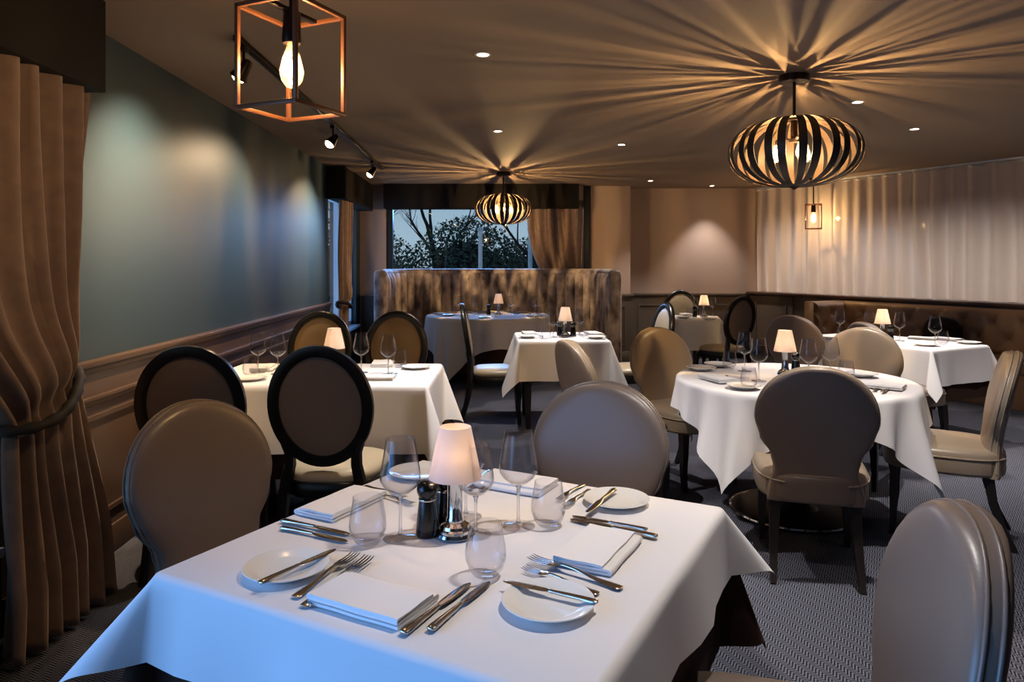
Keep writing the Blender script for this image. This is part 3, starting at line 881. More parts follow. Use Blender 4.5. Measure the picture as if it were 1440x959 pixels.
def make_cutlery():
    e = empty('table_knife')
    obj('handle', ribbon([(-0.110, 0.008, 0.004, 0.006), (-0.108, 0.017, 0.0075, 0.006), (-0.10, 0.0185, 0.009, 0.006), (-0.07, 0.0155, 0.009, 0.006), (-0.03, 0.012, 0.008, 0.006), (-0.012, 0.0095, 0.007, 0.006), (-0.004, 0.010, 0.008, 0.006), (0.0, 0.009, 0.005, 0.006)]), 'steel', e)
    obj('blade', ribbon([(0.0, 0.010, 0.0034, 0.006), (0.012, 0.018, 0.0028, 0.0058), (0.04, 0.0205, 0.0026, 0.005), (0.08, 0.020, 0.0024, 0.0042), (0.098, 0.016, 0.002, 0.0038), (0.107, 0.010, 0.0018, 0.0036), (0.111, 0.003, 0.0012, 0.0036)]), 'steel', e)
    PROTO['knife'] = [e, False]
    e = empty('table_fork')
    obj('handle', ribbon([(-0.10, 0.010, 0.0022, 0.003), (-0.098, 0.019, 0.0035, 0.003), (-0.09, 0.0205, 0.004, 0.003), (-0.06, 0.015, 0.0038, 0.0042), (-0.03, 0.0095, 0.0036, 0.0075), (0.0, 0.0068, 0.0038, 0.011), (0.022, 0.0075, 0.0036, 0.012), (0.03, 0.011, 0.003, 0.0115)]), 'steel', e)
    gs = [ribbon([(0.028, 0.010, 0.003, 0.0116), (0.036, 0.020, 0.0026, 0.0106), (0.046, 0.0245, 0.0024, 0.009), (0.054, 0.0250, 0.0022, 0.008)])]
    for k in range(4):
        y = (k - 1.5) * 0.0068
        gs.append(move(ribbon([(0.052, 0.0046, 0.0022, 0.0082), (0.07, 0.0040, 0.002, 0.0066), (0.09, 0.0034, 0.0018, 0.0072), (0.102, 0.0018, 0.0012, 0.0095)]), 0, y))
    obj('tines', merge(*gs), 'steel', e)
    PROTO['fork'] = [e, False]
def make_mill():
    e = empty('pepper_mill')
    obj('body', lathe([(0, 0), (0.0255, 0), (0.027, 0.003), (0.0265, 0.02), (0.0235, 0.05), (0.0205, 0.075), (0.0195, 0.083), (0.0, 0.083)], 32), 'millblack', e, ang=60)
    obj('collar', lathe([(0, 0.083), (0.0205, 0.083), (0.0212, 0.085), (0.0205, 0.087), (0, 0.087)], 32), 'steel', e)
    obj('head', lathe([(0, 0.087), (0.018, 0.087), (0.0205, 0.092), (0.0245, 0.102), (0.0252, 0.110), (0.022, 0.120), (0.015, 0.126), (0.006, 0.128), (0, 0.1285)], 32), 'millblack', e, ang=60)
    PROTO['mill'] = [e, False]
def make_napkin():
    # folded linen: a band folded back on itself, swept across the napkin
    L, W, t = 0.105, 0.062, 0.0054
    path = []
    lay_ = [(0.0, 0), (0.0068, 1), (0.0136, 0)]
    path.append((-W, 0.003))
    for i, (z, sd) in enumerate(lay_):
        z += 0.003
        a, b = (-W, W) if sd == 0 else (W, -W)
        k = 0.004 * i
        b2 = b - math.copysign(k if i != 2 else 0.014, b)
        for q in range(7):
            x = a + (b2 - a) * q / 6
            path.append((x, z + 0.0008 * math.sin(q * 1.3 + i)))
        if i < 2:
            for q in (0.25, 0.5, 0.75):
                an = -PI / 2 + PI * q
                path.append((b2 + math.copysign(0.0030 * math.cos(an), b), z + 0.0034 + 0.0034 * math.sin(an)))
    top, bot = [], []
    n = len(path)
    for i, p in enumerate(path):
        a, b = path[max(0, i - 1)], path[min(n - 1, i + 1)]
        dx, dz = b[0] - a[0], b[1] - a[1]; l = math.hypot(dx, dz) or 1
        nx, nz = -dz / l, dx / l
        top.append((p[0] + nx * t / 2, p[1] + nz * t / 2)); bot.append((p[0] - nx * t / 2, p[1] - nz * t / 2))
    sec = top + bot[::-1]
    rings = []
    for j in range(11):
        y = -L + 2 * L * j / 10
        d = 0.0008 * math.sin(j * 1.1)
        rings.append([(x + d, y, max(0.0004, z)) for x, z in sec])
    PROTO['napkin'] = [obj('folded_napkin', loft(rings), 'napkin', ang=50), False]
def make_lamp():
    e = empty('table_lamp')
    obj('base', lathe([(0, 0), (0.046, 0), (0.0475, 0.004), (0.044, 0.010), (0.041, 0.011), (0.040, 0.017), (0.035, 0.0195), (0.033, 0.026), (0.026, 0.030), (0.021, 0.034), (0, 0.034)], 40), 'chrome', e)
    obj('stem', lathe([(0, 0.033), (0.021, 0.033), (0.021, 0.04), (0.0185, 0.045), (0.0185, 0.128), (0.021, 0.133), (0.021, 0.14), (0, 0.14)], 32), 'chrome', e)
    obj('candle', lathe([(0, 0.14), (0.010, 0.14), (0.010, 0.165), (0.0, 0.166)], 16), 'shade', e)
    obj('flame', lathe([(0, 0.166), (0.006, 0.172), (0.0075, 0.181), (0.004, 0.195), (0, 0.203)], 12), 'candle', e)
    obj('shade_carrier', tube([(0.0, 0.0185 * -1, 0.138), (0.0, -0.045, 0.14), (0, -0.052, 0.15)], 0.0013, 6), 'chrome', e)
    obj('lamp_shade', lathe([(0.0625, 0.136), (0.0375, 0.255), (0.0360, 0.2552), (0.0610, 0.136)], 48), 'shade', e)
    PROTO['lamp'] = [e, False]
for f in (make_wine, make_tumbler, make_plate, make_cutlery, make_mill, make_napkin, make_lamp): f()

def put(key, px, py, label, cat, group, rz=0.0, z=TZ, scale=1.0):
    p = at(px, py, z); o = spawn(key, p, rz, scale); return tag(o, label, cat, group)
def put_xy(key, x, y, label, cat, group, rz=0.0, z=TZ, scale=1.0):
    o = spawn(key, (x, y, z), rz, scale); return tag(o, label, cat, group)
def span(key, tail, head, label, cat, group, z=TZ, k=1.0):
    a, b = at(tail[0], tail[1], z), at(head[0], head[1], z)
    c = (a + b) / 2; d = b - a
    o = spawn(key, c, math.atan2(d.y, d.x), k * max(0.85, min(1.12, d.length / (0.221 if key == 'knife' else 0.202))))
    return tag(o, label, cat, group)

def lit(lamp, energy, col=(1, 0.66, 0.36)):
    l = lamp_light('candle_light', 'POINT', (0, 0, 0.186), energy, col, lamp, 0.012)
# --- near square table (T1)
GW, GTU, GP, GF, GK, GN = 'wine glasses', 'stemless tumblers', 'side plates', 'table forks', 'table knives', 'folded napkins'
la = put('lamp', 640, 752, 'small chrome lamp with frosted shade in the middle of the near table', 'lamp', 'table lamps'); lit(la, 0.75)
put('mill', 601, 752, 'black pepper mill standing left of the chrome lamp on the near table', 'pepper mill', 'pepper mills')
put('mill', 625, 738, 'black mill half hidden between its twin and the near table lamp', 'pepper mill', 'pepper mills')
put('wine', 563, 757, 'wine glass left of the pepper mills on the near table', 'wine glass', GW)
put('wine', 669, 752, 'wine glass just right of the near table lamp base', 'wine glass', GW, scale=0.92)
put('wine', 729, 740, 'wine glass in front of the blue-grey chair on the near table', 'wine glass', GW)
put('wine', 655, 727, 'wine glass hidden behind the frosted shade of the near table lamp', 'wine glass', GW)
put('tumbler', 517, 763, 'stemless tumbler at the left, before the wine glass on the near table', 'tumbler', GTU)
put('tumbler', 683, 808, 'stemless tumbler nearest to us, in front of the chrome lamp', 'tumbler', GTU)
put('tumbler', 771, 738, 'stemless tumbler right of the wine glasses on the near table', 'tumbler', GTU)
put('plate', 403, 803, 'white side plate at the left of the near table, knife across it', 'plate', GP)
put('plate', 771, 853, 'white side plate in the right foreground of the near table', 'plate', GP)
put('plate', 867, 707, 'white side plate at the far right corner of the near table', 'plate', GP)
put('plate', 588, 668, 'white side plate seen through the left wine glass on the near table', 'plate', GP)
span('knife', (364, 824), (472, 774), 'butter knife lying across the left side plate on the near table', 'knife', GK, TZ + 0.0135, 1.0)
span('knife', (841, 851), (708, 819), 'butter knife lying across the right foreground plate', 'knife', GK, TZ + 0.0135, 1.0)
span('knife', (865, 690), (825, 722), 'butter knife lying across the far right side plate of the near table', 'knife', GK, TZ + 0.0135, 1.0)
span('knife', (566, 895), (661, 822), 'table knife in front, the left one beside the front napkin', 'knife', GK)
span('knife', (604, 890), (688, 820), 'table knife in front, the right one of the pair below the near tumbler', 'knife', GK)
span('knife', (925, 758), (802, 732), 'table knife at the right edge of the near table, lower of two', 'knife', GK)
span('knife', (911, 748), (805, 727), 'table knife at the right edge of the near table, upper of two', 'knife', GK)
span('knife', (396, 734), (492, 753), 'table knife at the left edge of the near table, upper of two', 'knife', GK)
span('knife', (395, 744), (489, 763), 'table knife at the left edge of the near table, lower of two', 'knife', GK)
span('knife', (660, 690), (688, 662), 'table knife at the far edge, left of two behind the lamp shade', 'knife', GK)
span('knife', (676, 692), (704, 664), 'table knife at the far edge, right of two behind the lamp shade', 'knife', GK)
span('fork', (414, 842), (500, 783), 'table fork beside the left plate, outer of the front pair', 'fork', GF)
span('fork', (423, 858), (522, 786), 'table fork partly covered by the front napkin', 'fork', GF)
span('fork', (875, 830), (746, 788), 'table fork at the right, upper one beside the right napkin', 'fork', GF)
span('fork', (842, 837), (737, 802), 'table fork at the right, lower one above the foreground plate', 'fork', GF)
span('fork', (817, 684), (789, 703), 'table fork behind the right tumbler, nearer the far edge', 'fork', GF)
span('fork', (827, 691), (797, 713), 'table fork behind the right tumbler, next to the far right plate', 'fork', GF)
span('fork', (513, 684), (570, 703), 'table fork at the far left, upper of two behind the left tumbler', 'fork', GF)
span('fork', (521, 694), (580, 711), 'table fork at the far left, lower of two beside the left wine glass', 'fork', GF)
put('napkin', 524, 847, 'folded white napkin at the front, between forks and knives', 'napkin', GN, R1 + PI / 2, scale=1.0)
put('napkin', 842, 777, 'folded white napkin at the right of the near table', 'napkin', GN, R1, scale=1.0)
put('napkin', 481, 711, 'folded white napkin at the left edge of the near table', 'napkin', GN, R1 + PI, scale=1.0)
put('napkin', 725, 683, 'folded white napkin at the far edge, behind the wine glasses', 'napkin', GN, R1 - PI / 2, scale=1.0)

# --- other tables
def dress(tname, lamp, lampE, mills, wines, tumblers, plates, napkins, knives=(), forks=()):
    la = put('lamp', lamp[0], lamp[1], 'small chrome table lamp with a glowing pale shade on the ' + tname, 'lamp', 'table lamps', lamp[2] if len(lamp) > 2 else 0.4); lit(la, lampE)
    for (px, py, w) in mills: put('mill', px, py, 'black pepper mill %s on the %s' % (w, tname), 'pepper mill', 'pepper mills')
    for (px, py, w) in wines: put('wine', px, py, 'wine glass %s on the %s' % (w, tname), 'wine glass', GW)
    for (px, py, w) in tumblers: put('tumbler', px, py, 'stemless tumbler %s on the %s' % (w, tname), 'tumbler', GTU)
    for (px, py, w) in plates: put('plate', px, py, 'white side plate %s on the %s' % (w, tname), 'plate', GP)
    for (px, py, w, rz) in napkins: put('napkin', px, py, 'folded white napkin %s on the %s' % (w, tname), 'napkin', GN, rz)
    for (a, b, w) in knives: span('knife', a, b, 'table knife %s on the %s' % (w, tname), 'knife', GK)
    for (a, b, w) in forks: span('fork', a, b, 'table fork %s on the %s' % (w, tname), 'fork', GF)
dress('teal-wall table', (470, 522), 0.7, [(452, 524, 'beside the lamp')],
      [(363, 524, 'leftmost'), (391, 526, 'second from the left'), (508, 524, 'just right of the framed chair'), (546, 527, 'rightmost')],
      [(352, 529, 'at the left end'), (562, 516, 'near the right end')],
      [(352, 534, 'at the left front corner'), (585, 518, 'at the far right corner')],
      [(372, 519, 'at the left', 0.1), (538, 513, 'at the far right', 0.1), (528, 533, 'at the right front', 1.57)],
      [((543, 537), (560, 524), 'in front of the right glass'), ((597, 514), (566, 513), 'along the far right edge')],
      [((536, 536), (553, 524), 'beside the knife at the right front')])
dress('small square table', (795, 473), 0.8, [(787, 472, 'left of the lamp'), (806, 473, 'right of the lamp')],
      [(778, 474, 'left of the mills'), (815, 471, 'right of the mills')],
      [(768, 475, 'at the left'), (820, 474, 'at the right')],
      [(742, 474, 'at the left front corner'), (838, 475, 'at the right front corner')],
      [(745, 470, 'at the far left', 0.1), (835, 470, 'at the far right', 0.2)],
      [((764, 477), (757, 471), 'next to the left napkin')], [])
dress('round booth table', (701, 442), 0.4, [(687, 443, 'left of the lamp')],
      [(648, 442, 'leftmost'), (668, 441, 'second from the left'), (718, 442, 'right of the lamp'), (750, 442, 'rightmost')],
      [(638, 443, 'at the left'), (758, 443, 'at the right'), (727, 444, 'near the lamp')],
      [(630, 444, 'at the left edge'), (735, 440, 'towards the back'), (682, 447, 'at the front edge')],
      [(620, 442, 'at the left end', 0.5), (752, 445, 'at the right end', -0.4)])
dress('round table', (1104, 527), 1.7, [(1119, 527, 'right of the lamp')],
      [(1047, 522, 'leftmost'), (1067, 536, 'before the leftmost glass'), (1137, 537, 'right of the mill'), (1168, 533, 'rightmost')],
      [(1026, 518, 'at the far left'), (1053, 546, 'nearest to us'), (1190, 534, 'at the far right')],
      [(1046, 545, 'at the left front'), (986, 519, 'at the far left'), (1212, 528, 'at the right'), (1010, 514, 'beside the tan chair')],
      [(1010, 534, 'at the left', 0.3), (1240, 544, 'at the right', 0.9), (1150, 522, 'at the far side', 1.5)],
      [((1235, 556), (1262, 540), 'at the right edge'), ((1030, 512), (1060, 511), 'along the far edge')],
      [((985, 531), (1022, 530), 'at the left'), ((1222, 553), (1250, 538), 'beside the right napkin')])
dress('long banquette table', (1241, 478), 1.6, [(1252, 480, 'beside the lamp')],
      [(1181, 472, 'leftmost'), (1222, 475, 'left of the lamp'), (1265, 479, 'right of the lamp'), (1315, 487, 'rightmost')],
      [(1184, 478, 'at the left end'), (1326, 484, 'at the right')],
      [(1302, 486, 'at the front corner'), (1362, 483, 'at the right end'), (1168, 475, 'at the far left')],
      [(1298, 477, 'in the middle', 0.9), (1332, 478, 'at the back right', 0.5)])
dress('far corner table', (990, 445), 1.4, [(977, 446, 'left of the lamp')],
      [(1002, 444, 'right of the lamp'), (981, 443, 'behind the mill')],
      [(970, 445, 'at the left')],
      [(961, 447, 'at the left edge'), (998, 449, 'at the front')],
      [(967, 443, 'at the far left', 0.2)])

# ------------------------------------------------------------------ booth and banquette
def booth():
    e = empty('curved_booth', (-0.18, 8.95, 0)); tag(e, 'high curved booth with vertical velvet channels under the picture window', 'booth seat')
    hx, hy, ex = 1.52, 1.03, 3.0
    def path(off, n=400):
        pts = []
        for k in range(n + 1):
            a = PI - PI * k / n
            c, s_ = math.cos(a), math.sin(a)
            pts.append(Vector((math.copysign(abs(c) ** (2 / ex), c) * (hx - off), abs(s_) ** (2 / ex) * (hy - off), 0)))
        return pts
    def resample(pts, m):
        L = [0.0]
        for a, b in zip(pts, pts[1:]): L.append(L[-1] + (b - a).length)
        out = []; j = 0
        for i in range(m + 1):
            d = L[-1] * i / m
            while j < len(L) - 2 and L[j + 1] < d: j += 1
            t = (d - L[j]) / max(1e-9, L[j + 1] - L[j]); out.append(pts[j].lerp(pts[j + 1], t))
        return out
    M = 240
    outer, mid = resample(path(0), M), resample(path(0.10), M)
    def solid(pa, pb, z0, z1):
        rings = [[(a.x, a.y, z0), (a.x, a.y, z1), (b.x, b.y, z1), (b.x, b.y, z0)] for a, b in zip(pa, pb)]
        return loft(rings)
    obj('shell', solid(outer, mid, 0.0, 1.27), 'boothout', e, ang=30)
    top = tube([((a.x + b.x) / 2, (a.y + b.y) / 2, 1.262) for a, b in zip(outer, mid)], 0.062, 12)
    obj('top_roll', top, 'booth', e, ang=60)
    NC = 30; rows = []
    for z, k in ((0.44, 0.3), (0.50, 0.9), (0.7, 1.0), (0.95, 1.0), (1.12, 1.0), (1.20, 0.85), (1.25, 0.4), (1.265, 0.1)):
        row = []
        for i in range(M + 1):
            p = mid[i]; q = mid[min(M, i + 1)] - mid[max(0, i - 1)]; q.normalize()
            n = Vector((q.y, -q.x, 0))
            ph = (i / M * NC) % 1.0
            b = 0.012 + 0.055 * k * (1 - (2 * ph - 1) ** 4)
            row.append((p.x + n.x * b, p.y + n.y * b, z))
        rows.append(row)
    obj('channelled_back', grid(rows), 'booth', e, ang=80)
    inner, inner2 = resample(path(0.15), M), resample(path(0.62), M)
    obj('bench_base', solid(inner, inner2, 0.0, 0.36), 'boothout', e, ang=30)
    obj('bench_cushion', solid(resample(path(0.14), M), resample(path(0.64), M), 0.36, 0.46), 'booth', e, bevel=0.02, ang=50)
    # padded end posts
    for sx, pts in ((-1, 0), (1, M)):
        a = (outer[pts] + mid[pts]) / 2
        sec = [sell(2 * PI * k / 28, 0.085, 0.075, 3.0) for k in range(28)]
        obj('end_post', loft([[(a.x + c * w, a.y + d * w, z) for c, d in sec] for z, w in ((0.0, 1), (1.24, 1), (1.28, 0.95), (1.305, 0.75), (1.315, 0.3))]), 'booth', e, ang=50)
booth()

def tufted(fn, s0, s1, z0, z1, base, dep=0.07, ns=0.30, nzr=2):
    rows = []; NU = int((s1 - s0) / 0.02); NZ = 34
    for j in range(NZ + 1):
        v = j / NZ; z = z0 + (z1 - z0) * v; row = []
        for i in range(NU + 1):
            s = s0 + (s1 - s0) * i / NU
            best = 9.0
            for r in range(nzr):
                zr = z0 + (z1 - z0) * (0.36 + 0.34 * r); sh = 0.5 * (r % 2)
                q = ((s - s0) / ns - 0.5 + sh) % 1.0; q = min(q, 1 - q) * ns
                best = min(best, math.hypot(q, (z - zr)))
            dip = math.exp(-(best / 0.045) ** 1.4)
            u_ = (s - s0) / ns; w_ = (z - z0) / ((z1 - z0) * 0.34)
            crease = 0.012 * (math.exp(-(abs(math.sin(PI * (u_ + w_ * 0.5 - 0.5 - 0.53))) / 0.14)) + math.exp(-(abs(math.sin(PI * (u_ - w_ * 0.5 - 0.5 + 0.53))) / 0.14)))
            edge = min(1.0, min(v, 1 - v) / 0.10) ** 0.5
            row.append(fn(s, base + dep * edge - 0.05 * dip - crease * edge, z))
        rows.append(row)
    return grid(rows)
def banquette():
    e = empty('tufted_banquette', (0, 0, 0)); tag(e, 'long dark brown button-tufted banquette along the sheer-curtained partition', 'banquette')
    s0, s1 = 1.62, 7.8
    obj('back_frame', pbox(s0, s1, 0.0, 0.10, 0.0, 0.925), 'ban', e, bevel=0.01)
    obj('tufted_back', tufted(pw, s0, s1, 0.46, 0.93, 0.10), 'ban', e, ang=80)
    obj('seat_base', pbox(s0, s1, 0.10, 0.60, 0.0, 0.34), 'ban', e, bevel=0.01)
    obj('seat_cushion', pbox(s0, s1, 0.17, 0.64, 0.34, 0.46), 'ban', e, bevel=0.03, segs=4)
    # return at the far end, facing the room
    def rw(s, off, z): return pw(s0 + off, s, z)
    def rbox(a, b, c, d, z0, z1):
        V, F = box(a, b, c, d, z0, z1); return [tuple(rw(p[0], p[1], p[2])) for p in V], F
    obj('return_frame', rbox(0.0, 0.66, -0.12, 0.02, 0.0, 0.925), 'ban', e, bevel=0.01)
    obj('return_tufted_back', tufted(rw, 0.10, 0.66, 0.46, 0.92, 0.02, ns=0.28), 'ban', e, ang=80)
    btn = []
    for r in range(2):
        zr = 0.46 + 0.47 * (0.36 + 0.34 * r); s = s0 + 0.30 * (0.5 - 0.5 * (r % 2))
        while s < s1:
            if s > s0 + 0.02: btn.append(move(lathe([(0, -0.008), (0.009, -0.006), (0.012, 0), (0.009, 0.006), (0, 0.008)], 10), *pw(s, 0.137, zr)))
            s += 0.30
    obj('button', merge(*btn), 'ban', e)['kind'] = 'stuff'
banquette()
cu = obj('scatter_cushion', loft([[(x * w, y * w, z) for x, y in [sell(2 * PI * k / 36, 0.21, 0.18, 2.6) for k in range(36)]] for z, w in ((-0.06, 0.5), (-0.05, 0.8), (-0.02, 0.98), (0.0, 1.0), (0.02, 0.98), (0.05, 0.8), (0.06, 0.5))]), 'pelmet', ang=70)
pc = pw(3.0, 0.32, 0.65); cu.location = pc
cu.rotation_euler = (math.radians(78), 0, math.atan2(PN.y, PN.x) + PI / 2)
tag(cu, 'dark rounded cushion leaning on the banquette behind the long table lamp', 'cushion')

# ------------------------------------------------------------------ hanging lights
def filament_bulb(parent, loc, r=0.030, h=0.11, down=True, energy=6.0, col=WARM, rad=0.012):
    """clear bulb with glowing filament, hanging from loc"""
    g = [(0, 0), (0.012, 0), (0.014, -0.01 * h / 0.11), (r * 0.72, -h * 0.32), (r, -h * 0.62), (r * 0.86, -h * 0.82), (r * 0.45, -h * 0.97), (0, -h)]
    if not down: g = [(a, -b) for a, b in g]
    b = obj('bulb', lathe(g, 24), 'bulbglass', parent, ang=80); b.location = loc
    sg = -1 if down else 1
    pts = []
    for k in range(17):
        c = 2 * PI * (k // 2 + (k % 2) * 0.5) / 8
        q = r * (0.26 if k % 2 else 0.42)
        pts.append((q * math.cos(c), q * math.sin(c), sg * h * (0.28 if k % 2 else 0.74)))
    obj('filament', tube(pts, 0.0016, 5), 'filament', b)
    lamp_light('bulb_light', 'POINT', (0, 0, sg * h * 0.5), energy, col, b, rad)
    return b

def globe_pendant(x, y, R, zt, zb, label, energy, slatrot=0.0):
    e = empty('slatted_globe_pendant', (x, y, 0)); tag(e, label, 'pendant light', 'slatted globe pendants')
    obj('ceiling_canopy', lathe([(0, ZC - 0.001), (0.085, ZC - 0.001), (0.085, ZC - 0.035), (0.08, ZC - 0.04), (0, ZC - 0.04)], 36), 'darkmetal', e)
    obj('rod', lathe([(0, ZC - 0.04), (0.009, ZC - 0.04), (0.009, zt - 0.02), (0, zt - 0.02)], 12), 'darkmetal', e)
    obj('top_hub', lathe([(0, zt + 0.006), (0.05, zt + 0.006), (0.055, zt), (0.055, zt - 0.010), (0, zt - 0.012)], 28), 'darkmetal', e)
    obj('bottom_hub', lathe([(0, zb - 0.022), (0.01, zb - 0.016), (0.03, zb - 0.004), (0.05, zb + 0.002), (0.05, zb + 0.012), (0, zb + 0.014)], 28), 'darkmetal', e)
    zc, hz = (zt + zb) / 2, (zt - zb) / 2
    NP = 13
    for p in range(NP):
        for sd in (-1, 1):
            az = slatrot + 2 * PI * p / NP + sd * math.radians(5.4)
            rows_o, rows_i = [], []
            n = 28
            for j in range(n + 1):
                t = -PI / 2 + PI * j / n
                c, s_ = math.cos(t), math.sin(t)
                rr = 0.048 + (R - 0.048) * (abs(c) ** 0.86)
                z = zc + hz * math.copysign(abs(s_) ** 0.95, s_)
                w = 0.010 + 0.0125 * c ** 0.6 if c > 0 else 0.010
                rows_o.append([(rr * math.cos(az) - w * q * math.sin(az), rr * math.sin(az) + w * q * math.cos(az), z) for q in (-1, 1)])
                ri = rr - 0.004
                rows_i.append([(ri * math.cos(az) - w * q * math.sin(az), ri * math.sin(az) + w * q * math.cos(az), z) for q in (1, -1)])
            rings = [a + b for a, b in zip(rows_o, rows_i)]
            sl = obj('slat', loft(rings), ['slat', 'slatin'], e, ang=30)
            for f in sl.data.polygons:      # dark outside, pale veneer inside
                nrm = f.normal; ctr = f.center
                rad = Vector((ctr.x, ctr.y, (ctr.z - zc) * (R / hz))).normalized()
                if nrm.dot(rad) < -0.3: f.material_index = 1
    obj('bulb_holder', lathe([(0, zt - 0.012), (0.02, zt - 0.012), (0.02, zc + 0.085), (0.03, zc + 0.08), (0.03, zc + 0.06), (0, zc + 0.06)], 16), 'darkmetal', e)
    for k in range(3):
        a = 2 * PI * k / 3 + 0.5
        px, py = 0.10 * math.cos(a), 0.10 * math.sin(a)
        arm = obj('bulb_arm', tube([(0, 0, zc + 0.07), (px * 0.6, py * 0.6, zc + 0.085), (px, py, zc + 0.075), (px, py, zc + 0.05)], 0.008, 8), 'darkmetal', e)
        filament_bulb(e, (px, py, zc + 0.05), 0.028, 0.10, True, energy / 3, WARM, 0.006)
    return e
globe_pendant(1.655, 4.17, 0.375, 2.245, 1.850, 'larger black slatted globe pendant hanging over the round table', 138, 0.2)
globe_pendant(-0.105, 8.60, 0.345, 2.235, 1.870, 'distant black slatted globe pendant hanging in front of the booth', 185, 0.9)

def lantern(x, y, b, zb, h, label, energy):
    """open square cage; b is the offset of one corner from the axis"""
    e = empty('cage_lantern', (x, y, 0), math.atan2(b[1], b[0]) - PI / 4); tag(e, label, 'pendant light', 'square cage lanterns')
    q = math.hypot(*b) / math.sqrt(2)
    zt = zb + h; r = 0.0062
    for sx, sy in ((1, 1), (-1, 1), (-1, -1), (1, -1)):
        obj('upright_bar', box(sx * q - r, sx * q + r, sy * q - r, sy * q + r, zb, zt), 'copper', e, bevel=0.001)
    for z, nm in ((zb, 'bottom_frame'), (zt, 'top_frame')):
        z0, z1 = (z - r, z + r)
        obj(nm, merge(*[box(-q - r, q + r, sy * q - r, sy * q + r, z0, z1) for sy in (-1, 1)], *[box(sx * q - r, sx * q + r, -q + r, q - r, z0, z1) for sx in (-1, 1)]), 'copper', e, bevel=0.001)
    obj('cross_bar', box(-q + r, q - r, -0.010, 0.010, zt - 0.006, zt + 0.006), 'darkmetal', e, bevel=0.001)
    obj('rod', lathe([(0, ZC - 0.03), (0.008, ZC - 0.03), (0.008, zt), (0, zt)], 12), 'darkmetal', e)
    obj('ceiling_canopy', lathe([(0, ZC - 0.001), (0.05, ZC - 0.001), (0.05, ZC - 0.03), (0, ZC - 0.03)], 28), 'darkmetal', e)
    obj('bulb_holder', lathe([(0, zt + 0.01), (0.018, zt + 0.01), (0.025, zt - 0.005), (0.029, zt - 0.09), (0.0265, zt - 0.098), (0, zt - 0.098)], 24), 'darkmetal', e)
    filament_bulb(e, (0, 0, zt - 0.096), 0.036, 0.138, True, energy, WARM, 0.016)
lantern(-0.672, 2.17, (0.055, -0.145), 1.864, 0.303, 'large open copper cage lantern hanging close to us at the top left', 26)
lantern(3.90, 9.20, (0.05, -0.125), 1.845, 0.31, 'small cage lantern hanging in front of the sheer curtain', 40)

# ceiling track with three spots aimed at the teal wall
def track_spots():
    ta, tb = Vector((-1.325, 3.42, ZC)), Vector((-1.485, 8.15, ZC))
    d = (tb - ta).normalized(); n = Vector((-d.y, d.x, 0))
    V, F = box(0, (tb - ta).length, -0.018, 0.018, -0.03, -0.001)
    V = [tuple(ta + d * p[0] + n * p[1] + Vector((0, 0, p[2]))) for p in V]
    e = tag(obj('ceiling_track', (V, F), 'darkmetal', bevel=0.004), 'long dark spotlight track on the ceiling beside the teal wall', 'spotlight track')
    for (s, tgt, lab, en) in ((3.52, (3.75, 1.50), 'track spotlight at the near end, left of the cage lantern', 127),
                          (5.55, (5.0, 1.42), 'track spotlight in the middle, right below the cage lantern', 62),
                          (7.45, (7.2, 1.5), 'track spotlight at the far end, by the picture window', 112)):
        p = ta + d * (s - ta.y); loc = Vector((p.x, p.y, ZC - 0.03))
        r = empty('track_spotlight', loc); tag(r, lab, 'spotlight', 'track spotlights')
        obj('adapter', box(-0.016, 0.016, -0.03, 0.03, -0.025, 0.0), 'darkmetal', r, bevel=0.003)
        obj('stem', lathe([(0, -0.02), (0.007, -0.02), (0.007, -0.085), (0, -0.085)], 10), 'darkmetal', r)
        wpt = lw(tgt[0], 0, tgt[1]); dirv = (wpt - (loc + Vector((0, 0, -0.11)))).normalized()
        M = dirv.to_track_quat('-Z', 'Y').to_matrix().to_4x4(); M.translation = Vector((0, 0, -0.11))
        hd = obj('head', xf(lathe([(0, 0.055), (0.018, 0.05), (0.026, 0.03), (0.040, -0.03), (0.046, -0.05), (0.042, -0.05), (0.030, -0.028), (0, -0.024)], 28), M), 'darkmetal', r, ang=50)
        obj('lens', xf(lathe([(0, -0.034), (0.032, -0.034), (0.036, -0.046), (0.028, -0.062), (0.015, -0.07), (0, -0.073)], 24), M), 'spotglow', r)
        l = lamp_light('spot_light', 'SPOT', Vector((0, 0, -0.11)) + dirv * 0.085, en * 1.9, (1, 0.72, 0.44), r, 0.02, spot_size=math.radians(105), spot_blend=1.0)
        l.rotation_euler = dirv.to_track_quat('-Z', 'Y').to_euler()
track_spots()

# recessed ceiling downlights
DL = [(679, 76, 'nearest, left of the large globe pendant', 235), (700, 184, 'above the far globe pendant', 106), (874, 203, 'between the two globe pendants', 189),
      (1206, 143, 'right of the large globe pendant', 189), (1286, 181, 'furthest right, above the sheer curtain side', 189), (915, 254, 'near the far wall pier', 94),
      (1001, 261, 'close to the far wall recess', 94)]
prot = None
def downlight(x, y, label, en, tilt=None):
    e = empty('recessed_downlight', (x, y, ZC)); tag(e, label, 'downlight', 'recessed ceiling downlights')
    obj('trim_ring', lathe([(0.030, -0.001), (0.042, -0.001), (0.043, -0.004), (0.040, -0.007), (0.032, -0.006), (0.030, -0.003)], 32), 'plasterw', e)
    obj('lamp', lathe([(0, -0.0012), (0.0295, -0.0012), (0.0295, -0.003), (0, -0.0045)], 24), 'downglow', e)
    lamp_light('down_spot', 'SPOT', (0, 0, -0.02), en, NEUT, e, 0.025, spot_size=math.radians(80), spot_blend=0.7)
for px, py, w, en in DL:
    p = at(px, py, ZC); downlight(p.x, p.y, 'small recessed ceiling downlight ' + w, en)
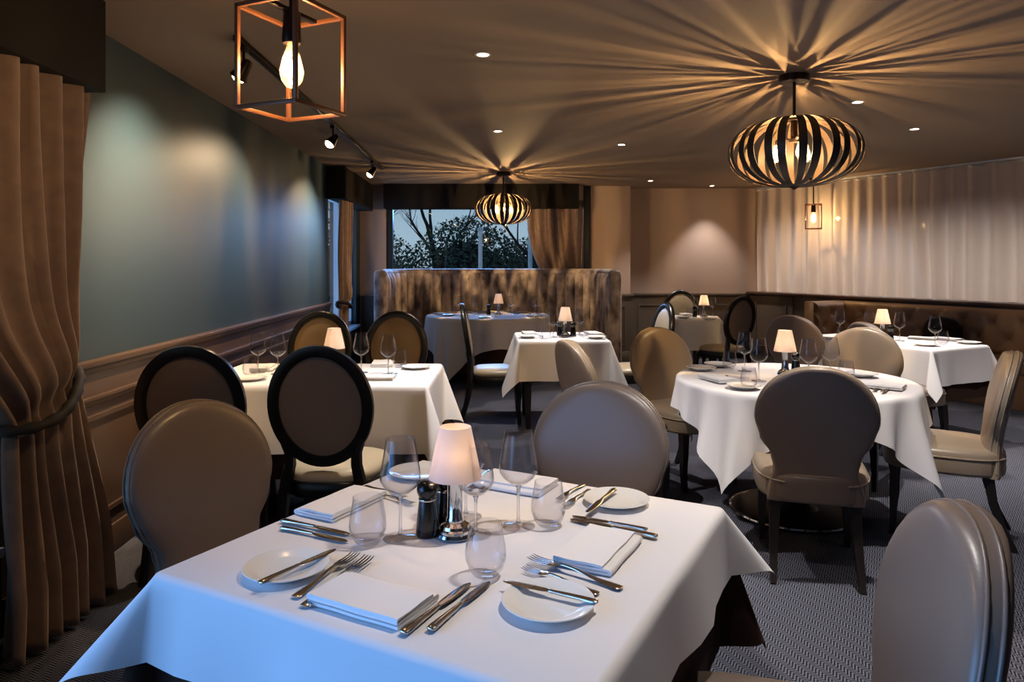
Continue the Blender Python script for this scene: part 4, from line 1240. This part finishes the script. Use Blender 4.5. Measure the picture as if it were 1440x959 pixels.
# unseen spots without fittings, added to brighten tables, carpet and banquette
for x, y, en in ((0.55, 1.75, 80), (1.5, 2.8, 190), (4.3, 4.3, 150), (3.3, 2.0, 80), (0.3, -1.2, 30)) + tuple((*pw(q, -1.25, 0)[:2], 150) for q in (0.6, 1.8, 3.0, 4.2, 5.4, 6.6, 7.8)):  # the pw row is added behind the partition to light the sheer curtain
    lamp_light('down_spot', 'SPOT', (x, y, ZC - 0.02), en, NEUT, None, 0.025, spot_size=math.radians(150 if y > 3 and en == 150 and x > 4.35 or y > 9 else 95), spot_blend=0.9)

# daylight at dusk through the windows
def day(loc, rot, sx, sy, en, col=BLUE):
    l = lamp_light('dusk_daylight', 'AREA', loc, en, col, None)
    l.data.shape = 'RECTANGLE'; l.data.size = sx; l.data.size_y = sy; l.rotation_euler = rot
    return l
l = day(lw(0.15, -0.22, 1.25), (0, 0, 0), 2.2, 1.7, 52); l.data.spread = math.radians(118); l.rotation_euler = Vector((1, 0.032, -0.05)).to_track_quat('-Z', 'Y').to_euler()
l = day(lw(9.0, -0.22, 1.4), (0, 0, 0), 1.6, 1.6, 10); l.rotation_euler = Vector((1, 0.03, -0.05)).to_track_quat('-Z', 'Y').to_euler()
l = day((-0.4, 11.6, 2.65), (0, 0, 0), 2.6, 1.2, 130); l.data.spread = math.radians(105); l.rotation_euler = Vector((0.03, -1, -0.66)).to_track_quat('-Z', 'Z').to_euler()

# dusk sky
w = bpy.data.worlds.new('dusk'); sc.world = w; w.use_nodes = True
nt = w.node_tree; bg = nt.nodes['Background']
tc = nt.nodes.new('ShaderNodeTexCoord'); sp = nt.nodes.new('ShaderNodeSeparateXYZ'); cr = nt.nodes.new('ShaderNodeValToRGB')
cr.color_ramp.elements[0].position = 0.0; cr.color_ramp.elements[0].color = lin((176, 200, 214))
cr.color_ramp.elements[1].position = 0.35; cr.color_ramp.elements[1].color = lin((84, 132, 176))
nt.links.new(tc.outputs['Generated'], sp.inputs[0]); nt.links.new(sp.outputs['Z'], cr.inputs['Fac']); nt.links.new(cr.outputs['Color'], bg.inputs['Color'])
bg.inputs['Strength'].default_value = 1.0

# ------------------------------------------------------------------ camera and view
cam = bpy.data.cameras.new('camera'); cam.lens = 25.0; cam.sensor_width = 36.0; cam.sensor_fit = 'HORIZONTAL'
cam.shift_y = -(479.5 - HZ) / 1440.0; cam.clip_start = 0.05; cam.clip_end = 300
co = bpy.data.objects.new('camera', cam); COL.objects.link(co)
co.location = (0, 0, H); co.rotation_euler = (PI / 2, 0, 0)
sc.camera = co
sc.view_settings.view_transform = 'Standard'; sc.view_settings.look = 'None'
sc.view_settings.exposure = 0.0; sc.view_settings.gamma = 1.0; sc.view_settings.use_curve_mapping = False
cy = sc.cycles
cy.use_denoising = True
cy.max_bounces = 8; cy.diffuse_bounces = 4; cy.glossy_bounces = 4; cy.transmission_bounces = 8; cy.transparent_max_bounces = 40
cy.sample_clamp_indirect = 4.0; cy.caustics_reflective = False; cy.caustics_refractive = False
